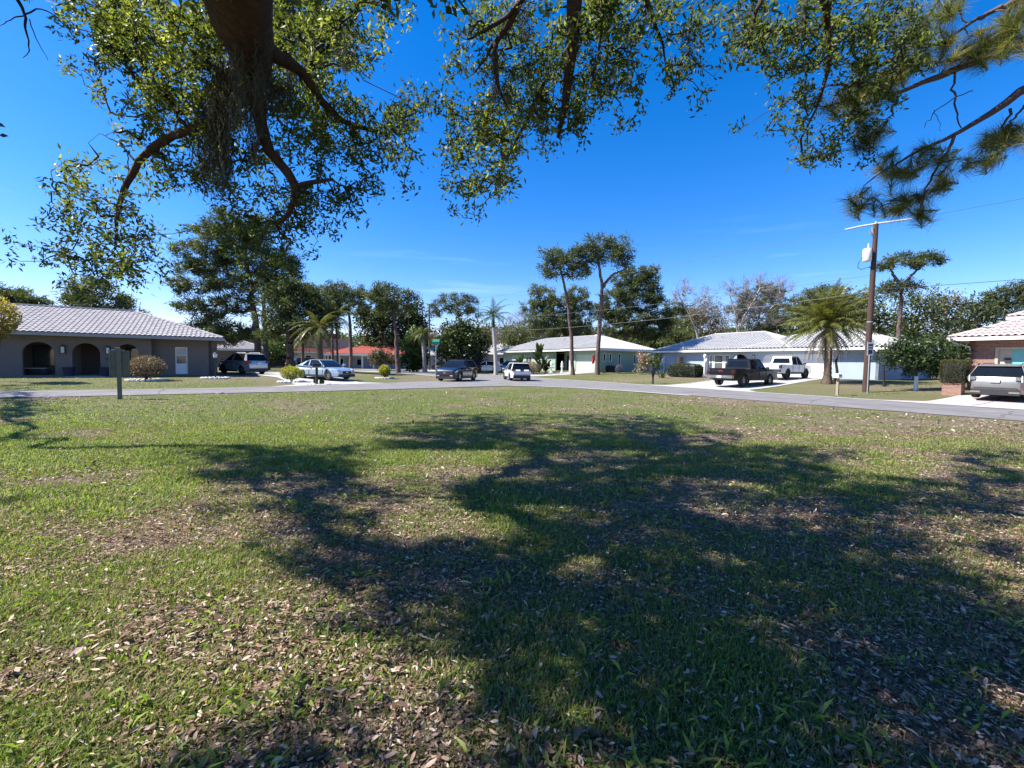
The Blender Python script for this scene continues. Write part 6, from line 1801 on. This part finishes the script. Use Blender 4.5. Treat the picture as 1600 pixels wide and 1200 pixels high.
def sprays(C_, nl, rad, ln, wd, name, twl=None):
    n = len(C_)
    ax = unit(rdir(n)+np.array([0, 0, -0.35]))
    t = rng.random((n, nl))
    side = rng.normal(size=(n, nl, 3))*rad*0.32
    P = C_[:, None]+ax[:, None]*(t[..., None]-0.35)*rad*2+side
    d = ax[:, None]*0.6+rdir(n*nl).reshape(n, nl, 3)
    clump = fbm(C_[:, 0]*1.4+7, C_[:, 2]*1.4+C_[:, 1]*0.6, 61, 3)
    tint = np.clip((0.30+(clump-0.5)*0.9)[:, None]+rng.normal(size=(n, nl))*0.17, 0, 1)
    return leaves_mesh(name, P.reshape(-1, 3)-OB, d.reshape(-1, 3), ln*(0.7+0.6*rng.random(n*nl)), wd*(0.8+0.4*rng.random(n*nl)), tint.ravel(), 0.2)
link('foliage', sprays(inview, 28, 0.12, 0.066, 0.024, 'foliage'), MT['oak_leaf'], oak, kind='stuff')
link('foliage', sprays(offview, 24, 0.18, 0.10, 0.052, 'foliage'), MT['oak_leaf'], oak, kind='stuff')  # out-of-view crown, clusters placed sunward to cast the shade in SHADE

# Spanish moss
def moss_strands(spots, name, label, seed_=1):
    A = []; T = []
    for px, py, rx, h, n, D in spots:
        for _ in range(n):
            x = px+rng.normal()*rx*0.45; y0 = py+rng.uniform(-0.2, 0.75)*h
            A.append(at(x, y0, D+rng.normal()*0.12)); T.append(h*rng.uniform(0.10, 0.42)*D/FPX)
    A = np.array(A); T = np.array(T); n = len(A); base = A[0].copy()
    k = 5; V = []; F = []
    w = rng.uniform(0.002, 0.006, n); ph = rng.uniform(0, 6, n); sd = rdir(n); sd[:, 2] = 0; sd = unit(sd)
    V = np.empty((n, k+1, 2, 3))
    for i in range(k+1):
        c = A+np.stack([np.sin(ph+i*1.9)*0.03*(i > 0), np.cos(ph*1.7+i*1.6)*0.03*(i > 0), -T*i/k], -1)
        ww = (w*(1-0.75*i/k))[:, None]
        V[:, i, 0] = c-sd*ww; V[:, i, 1] = c+sd*ww
    idx_ = np.arange(n*(k+1)*2).reshape(n, k+1, 2)
    F = np.stack([idx_[:, :-1, 0], idx_[:, :-1, 1], idx_[:, 1:, 1], idx_[:, 1:, 0]], -1).reshape(-1, 4)
    tint = np.clip(np.repeat(0.4+rng.normal(size=n)*0.2, k), 0, 1)
    o = link(name, mesh_np(name, V.reshape(-1, 3)-base, F, tint), MT['moss'], None, label=label, cat='moss', kind='stuff')
    o.location = tuple(base)
moss_strands([(345, 120, 24, 190, 700, 4.75), (325, 170, 28, 130, 500, 4.8), (375, 100, 22, 110, 260, 4.6), (398, 130, 18, 130, 300, 4.7), (430, 100, 24, 90, 200, 4.7), (405, 60, 16, 110, 200, 4.3),
              (372, 60, 14, 130, 160, 4.2), (455, 110, 12, 60, 90, 4.8), (350, 230, 16, 70, 90, 4.85), (540, 60, 18, 60, 90, 4.9)], 'spanish_moss', 'dark curtains of Spanish moss hanging round the heavy oak limb')
moss_strands([(772, 90, 8, 80, 90, 4.8), (790, 130, 10, 50, 70, 4.85), (820, 10, 14, 60, 80, 4.7), (1250, 10, 5, 60, 30, 4.7), (930, 80, 8, 40, 40, 4.8), (1075, 50, 14, 40, 60, 4.9)],
             'spanish_moss', 'thin wisps of Spanish moss on the centre oak branches')

# ------------------------------------------------------------------ long needled pine reaching in from the right
NB = np.array([11.5, 6.2, 0.0])
near = empty('slash_pine', NB, 0, label='long needled pine whose boughs reach in at the upper right', cat='tree')
lb = []
def bough(pts, rad, n=16, jit=0.012): lb.append(smooth_line(pts, rad, n, jit))
bough([NB-[0, 0, 0.3], (11.4, 6.2, 4), (11.2, 6.1, 8), (11.3, 6.2, 13)], [0.32, 0.28, 0.22, 0.12], 24)
DQ = 5.6
bough([(11.3, 6.1, 7.2), lp(1660, 40, DQ), lp(1600, 62, DQ), lp(1540, 92, DQ), lp(1480, 112, DQ), lp(1440, 130, DQ), lp(1385, 155, DQ), lp(1350, 162, DQ)], [0.11, 0.065, 0.055, 0.048, 0.04, 0.03, 0.018, 0.008], 30)
bough([(11.3, 6.1, 6.4), lp(1640, 120, DQ), lp(1598, 134, DQ), lp(1574, 148, DQ), lp(1570, 168, DQ), lp(1540, 184, DQ), lp(1505, 204, DQ), lp(1465, 218, DQ), lp(1430, 240, DQ), lp(1396, 256, DQ), lp(1350, 290, DQ)], [0.09, 0.055, 0.05, 0.048, 0.042, 0.032, 0.026, 0.02, 0.016, 0.012, 0.006], 34)
bough([lp(1492, 208, DQ), lp(1480, 240, DQ), lp(1462, 262, DQ), lp(1448, 292, DQ), lp(1440, 315, DQ), lp(1442, 335, DQ)], [0.02, 0.016, 0.014, 0.010, 0.007, 0.004], 18)
bough([lp(1405, 150, DQ), lp(1395, 165, DQ), lp(1388, 185, DQ), lp(1368, 205, DQ), lp(1350, 215, DQ)], [0.013, 0.011, 0.009, 0.007, 0.004], 14)
bough([lp(1492, 112, DQ), lp(1490, 150, DQ), lp(1494, 182, DQ), lp(1502, 200, DQ)], [0.013, 0.011, 0.009, 0.006], 12)
bough([lp(1520, 142, DQ), lp(1480, 160, DQ), lp(1455, 178, DQ), lp(1444, 200, DQ)], [0.006, 0.006, 0.005, 0.003], 12)
bough([lp(1460, 172, DQ), lp(1468, 190, DQ), lp(1470, 205, DQ)], [0.004, 0.003, 0.002], 8)
bough([lp(1578, 170, DQ), lp(1570, 200, DQ), lp(1555, 225, DQ), lp(1520, 248, DQ)], [0.016, 0.012, 0.009, 0.005], 14)
bough([lp(1600, 165, DQ), lp(1590, 180, DQ), lp(1575, 195, DQ)], [0.014, 0.012, 0.008], 8)
bough([lp(1620, -10, DQ), lp(1570, 10, DQ), lp(1530, 25, DQ), lp(1500, 50, DQ), lp(1480, 65, DQ)], [0.04, 0.03, 0.024, 0.016, 0.008], 16)
bough([lp(1474, 258, DQ), lp(1487, 264, DQ), lp(1478, 276, DQ)], [0.006, 0.005, 0.003], 6)
add_limbs(lb, NB, near, 'bark_pine', 9, 0.06)
tufts = []
for px, py, n, sp in ((1335, 310, 3, 14), (1360, 318, 2, 12), (1378, 258, 3, 14), (1395, 275, 3, 14), (1410, 262, 3, 16), (1385, 325, 3, 14), (1400, 318, 2, 10), (1420, 305, 3, 12), (1440, 336, 3, 6), (1455, 300, 1, 5), (1475, 280, 4, 9),
                      (1445, 238, 4, 14), (1465, 240, 2, 12), (1540, 218, 3, 14), (1555, 215, 3, 14), (1580, 205, 4, 16), (1595, 215, 3, 14), (1520, 250, 3, 14), (1545, 247, 2, 8), (1440, 320, 1, 5),
                      (1330, 160, 4, 18), (1350, 150, 4, 18), (1378, 140, 5, 20), (1320, 140, 3, 16), (1365, 118, 4, 20), (1400, 122, 4, 18), (1340, 190, 2, 10), (1345, 220, 3, 12), (1365, 212, 2, 8),
                      (1500, 82, 4, 18), (1525, 72, 5, 20), (1550, 58, 6, 22), (1575, 48, 6, 22), (1590, 30, 5, 20), (1480, 65, 3, 14), (1560, 85, 3, 12), (1600, 70, 4, 14), (1450, 40, 4, 22), (1470, 20, 4, 22), (1430, 60, 4, 20),
                      (1415, 30, 4, 22), (1490, 0, 3, 20), (1440, 85, 3, 16), (1510, 98, 2, 12), (1300, 165, 2, 10), (1595, 5, 4, 20), (1412, 100, 3, 14)):
    for _ in range(n+1): tufts.append(at(px+rng.normal()*sp*0.6, py+rng.normal()*sp*0.5, DQ+rng.normal()*0.15))
for _ in range(420):  # the rest of the crown, above and right of the frame
    c_ = np.array([11.3, 6.2, 9.5])+rdir(1)[0]*rng.random()**0.4*np.array([2.6, 2.6, 3.6])
    x_, y_, w_ = proj(c_)
    if w_ > 0 and x_ < 1640 and y_ > -40: continue
    tufts.append(c_)
tufts = np.array(tufts)
nn = 135; c_ = np.repeat(tufts, nn, 0)
hd = np.repeat(unit(rdir(len(tufts))*0.6+np.array([-0.5, 0, 0.15])), nn, 0)
d = unit(rdir(len(c_))+hd*1.05)
al = rng.random((len(c_), 1))
tint = np.clip(np.repeat(0.4+rng.normal(size=len(tufts))*0.22, nn)+rng.normal(size=len(c_))*0.15, 0, 1)
link('needles', needles_mesh('needles', c_-hd*0.22*al-NB, d, rng.uniform(0.15, 0.27, len(c_)), 0.0046, tint, 0.12), MT['near_needle'], near, kind='stuff')
ts = grow(np.vstack([Q for Q, r in lb]), np.concatenate([r for Q, r in lb])*0.7, tufts, 0.005, 0.002, 0.1)
link('twigs', rebase(limbs_mesh('twigs', ts, 4), NB), MT['bark_pine'], near, kind='stuff')

# ------------------------------------------------------------------ lawn: blades, weeds and fallen leaves
def lawn_ok(x, y):
    u = x*UU[0]+y*UU[1]; v = x*VV[0]+y*VV[1]
    lim = np.interp(v, [-60, 3, 8, 14, 18, 21.4, 23.4], [20.5, 20.3, 20.0, 19.7, 19.3, 18.5, 17.0])
    return (u < lim-0.40-0.25*rng.random(x.shape)) & (v < 23.45-0.3*rng.random(x.shape)+0.25*np.sin(x*1.7))

def scatter(n, y0, y1, power=1.0):
    """points over the view wedge between two distances"""
    y = (y0**power+(y1**power-y0**power)*rng.random(n))**(1/power)
    x = (rng.random(n)*2-1)*(y*1.24+0.8)
    return x, y

def zg(x, y): return elev(x, y)+bumps(x, y)

def blades(n, y0, y1, nb, h, w, name, power=1.0, thr=0.35):
    x, y = scatter(n, y0, y1, power)
    c = cover(x, y); k = lawn_ok(x, y) & (rng.random(n) < np.clip((c-thr)*1.9+0.30, 0.16, 1))
    x, y, c = x[k], y[k], c[k]; n = len(x)
    lush = fbm(x/0.5, y/0.5, 44, 3)
    H = h*(0.5+1.0*lush)*(0.55+0.65*c)
    X = np.repeat(x, nb); Y = np.repeat(y, nb); m_ = n*nb
    X = X+rng.normal(size=m_)*0.035; Y = Y+rng.normal(size=m_)*0.035
    Z = zg(X, Y)-0.004
    a_ = rng.uniform(0, 2*math.pi, m_); lean = rng.uniform(0.25, 1.35, m_)
    hh = np.repeat(H, nb)*rng.uniform(0.5, 1.2, m_)
    P0 = np.stack([X, Y, Z], -1)
    dir_ = np.stack([np.cos(a_), np.sin(a_), np.zeros(m_)], -1)
    S = np.stack([-np.sin(a_), np.cos(a_), np.zeros(m_)], -1)
    up = np.array([0, 0, 1.0])
    ml = hh*0.55
    P1 = P0+up*(ml*np.cos(lean*0.5))[:, None]+dir_*(ml*np.sin(lean*0.5))[:, None]
    P2 = P1+up*(hh*0.45*np.cos(lean*1.25))[:, None]+dir_*(hh*0.5*np.sin(lean*1.25))[:, None]
    W = (w*rng.uniform(0.6, 1.3, m_))[:, None]
    V = np.stack([P0-S*W*0.5, P0+S*W*0.5, P1+S*W*0.45, P1-S*W*0.45, P2], 1)
    b_ = (np.arange(m_)*5)[:, None]
    q = b_+np.array([[0, 1, 2, 3]]); t = b_+np.array([[3, 2, 4]])
    tb = 0.60+(lush-0.5)*0.5+0.25*(c-0.5)
    tint = np.repeat(tb, nb)+rng.normal(size=m_)*0.13
    dry = rng.random(m_) < np.repeat(np.clip(0.78-0.62*c, 0.13, 0.74), nb)
    tint = np.clip(np.where(dry, rng.uniform(0, 0.22, m_), np.clip(tint, 0.38, 1)), 0, 1)
    return link(name, mesh_np(name, V.reshape(-1, 3), [q, t], np.r_[tint, tint]), MT['blade'], kind='stuff')
blades(44000, 1.15, 4.2, 6, 0.052, 0.0055, 'grass', 1.15)
blades(44000, 4.0, 10.5, 6, 0.052, 0.009, 'grass', 1.1)
blades(30000, 10.0, 32.0, 4, 0.055, 0.018, 'grass', 1.1, 0.25)
# broad leaved clumps, lush and bright
cx, cy = scatter(800, 1.3, 8.5, 1.0)
X = []; Y = []; Hh = []
for x, y in zip(cx, cy):
    if x > 1.5 and rng.random() < 0.5: continue
    k = rng.integers(14, 40); s = rng.uniform(0.05, 0.14)
    X += list(x+rng.normal(size=k)*s*1.6); Y += list(y+rng.normal(size=k)*s); Hh += [rng.uniform(0.05, 0.13)]*k
X = np.array(X); Y = np.array(Y); Hh = np.array(Hh)
P = np.stack([X, Y, zg(X, Y)], -1); d = rdir(len(P)); d[:, 2] = np.abs(d[:, 2])*0.9+0.25
link('weeds', leaves_mesh('weeds', P, d, Hh*rng.uniform(0.6, 1.3, len(P)), 0.014*rng.uniform(0.7, 1.4, len(P)), np.clip(0.72+rng.normal(size=len(P))*0.16, 0.4, 1), 0.2, 0.3), MT['blade'], kind='stuff')

def litter(n, y0, y1, ln, name, power=1.0):
    x, y = scatter(n, y0, y1, power)
    c = cover(x, y); k = lawn_ok(x, y) & (rng.random(n) < np.clip(1.2-1.15*c, 0.22, 1))
    x, y = x[k], y[k]; n = len(x)
    P = np.stack([x, y, zg(x, y)+0.002+0.045*rng.random(n)**2], -1)
    d = rdir(n); d[:, 2] *= 0.22
    L_ = ln*np.exp(rng.normal(size=n)*0.33); W = L_*rng.uniform(0.22, 0.46, n)
    d = unit(d)
    N = unit(np.stack([rng.normal(size=n)*0.33, rng.normal(size=n)*0.33, np.ones(n)], -1))
    S = unit(np.cross(d, N)); L1 = L_[:, None]; W1 = W[:, None]
    curl = (rng.uniform(-0.1, 0.5, n)*W)[:, None]*N
    V = np.stack([P, P+d*L1*0.3+S*W1*0.42+curl, P+d*L1*0.68+S*W1*0.45+curl, P+d*L1, P+d*L1*0.68-S*W1*0.45+curl, P+d*L1*0.3-S*W1*0.42+curl,
                  P+d*L1*0.3, P+d*L1*0.68], 1)
    b_ = (np.arange(n)*8)[:, None]
    q1 = b_+np.array([[6, 1, 2, 7]]); q2 = b_+np.array([[5, 6, 7, 4]])
    t1 = b_+np.array([[0, 1, 6]]); t2 = b_+np.array([[0, 6, 5]]); t3 = b_+np.array([[7, 2, 3]]); t4 = b_+np.array([[4, 7, 3]])
    tint = np.clip(rng.beta(1.3, 1.75, n), 0, 1)
    return link(name, mesh_np(name, V.reshape(-1, 3), [np.vstack([q1, q2]), np.vstack([t1, t2, t3, t4])], np.tile(tint, 6)), MT['litter'], kind='stuff')
litter(90000, 1.15, 4.6, 0.027, 'fallen_leaves', 1.2)
litter(76000, 4.4, 11.0, 0.037, 'fallen_leaves', 1.1)
litter(22000, 10.5, 24.0, 0.075, 'fallen_leaves', 1.0)
# thin grey twigs lying in the grass
A = []
x, y = scatter(260, 1.3, 6.5)
for xx, yy in zip(x, y):
    a_ = rng.uniform(0, 6.28); L_ = rng.uniform(0.06, 0.28); pts = []
    for i in range(4):
        t = i/3; pts.append((xx+math.cos(a_+t*0.7)*L_*t, yy+math.sin(a_+t*0.7)*L_*t, float(zg(np.array([xx]), np.array([yy]))[0])+0.012+0.02*math.sin(t*3)*rng.random()))
    A.append(poly_segs(pts, [0.003, 0.0028, 0.0022, 0.001]))
link('fallen_twigs', limbs_mesh('fallen_twigs', cat_segs(*A), 4), MT['bark_grey'], kind='stuff')
# a few pale bigger leaves far out and grass on the verges across the roads
x, y = scatter(26000, 17, 60, 1.0)
u = x*UU[0]+y*UU[1]; v = x*VV[0]+y*VV[1]
k = ((u > 26.4) & (u < 42) & ~((v > 10.8) & (v < 21)) & (v > 9)) | ((v > 28.9) & (v < 37.5) & (u < 1))
x, y = x[k], y[k]; n = len(x); nb = 3
X = np.repeat(x, nb)+rng.normal(size=n*nb)*0.05; Y = np.repeat(y, nb)+rng.normal(size=n*nb)*0.05
P = np.stack([X, Y, elev(X, Y)], -1); d = rdir(n*nb); d[:, 2] = np.abs(d[:, 2])+0.5
link('grass', needles_mesh('grass', P, d, rng.uniform(0.05, 0.09, n*nb), 0.03, np.clip(np.repeat(np.where(rng.random(n) < 0.35, 0.1, 0.62), nb)+rng.normal(size=n*nb)*0.12, 0, 1)), MT['blade'], kind='stuff')
print('tris', sum(len(o.data.polygons) for o in bpy.data.objects if o.type == 'MESH'), 'objects', len(bpy.data.objects))
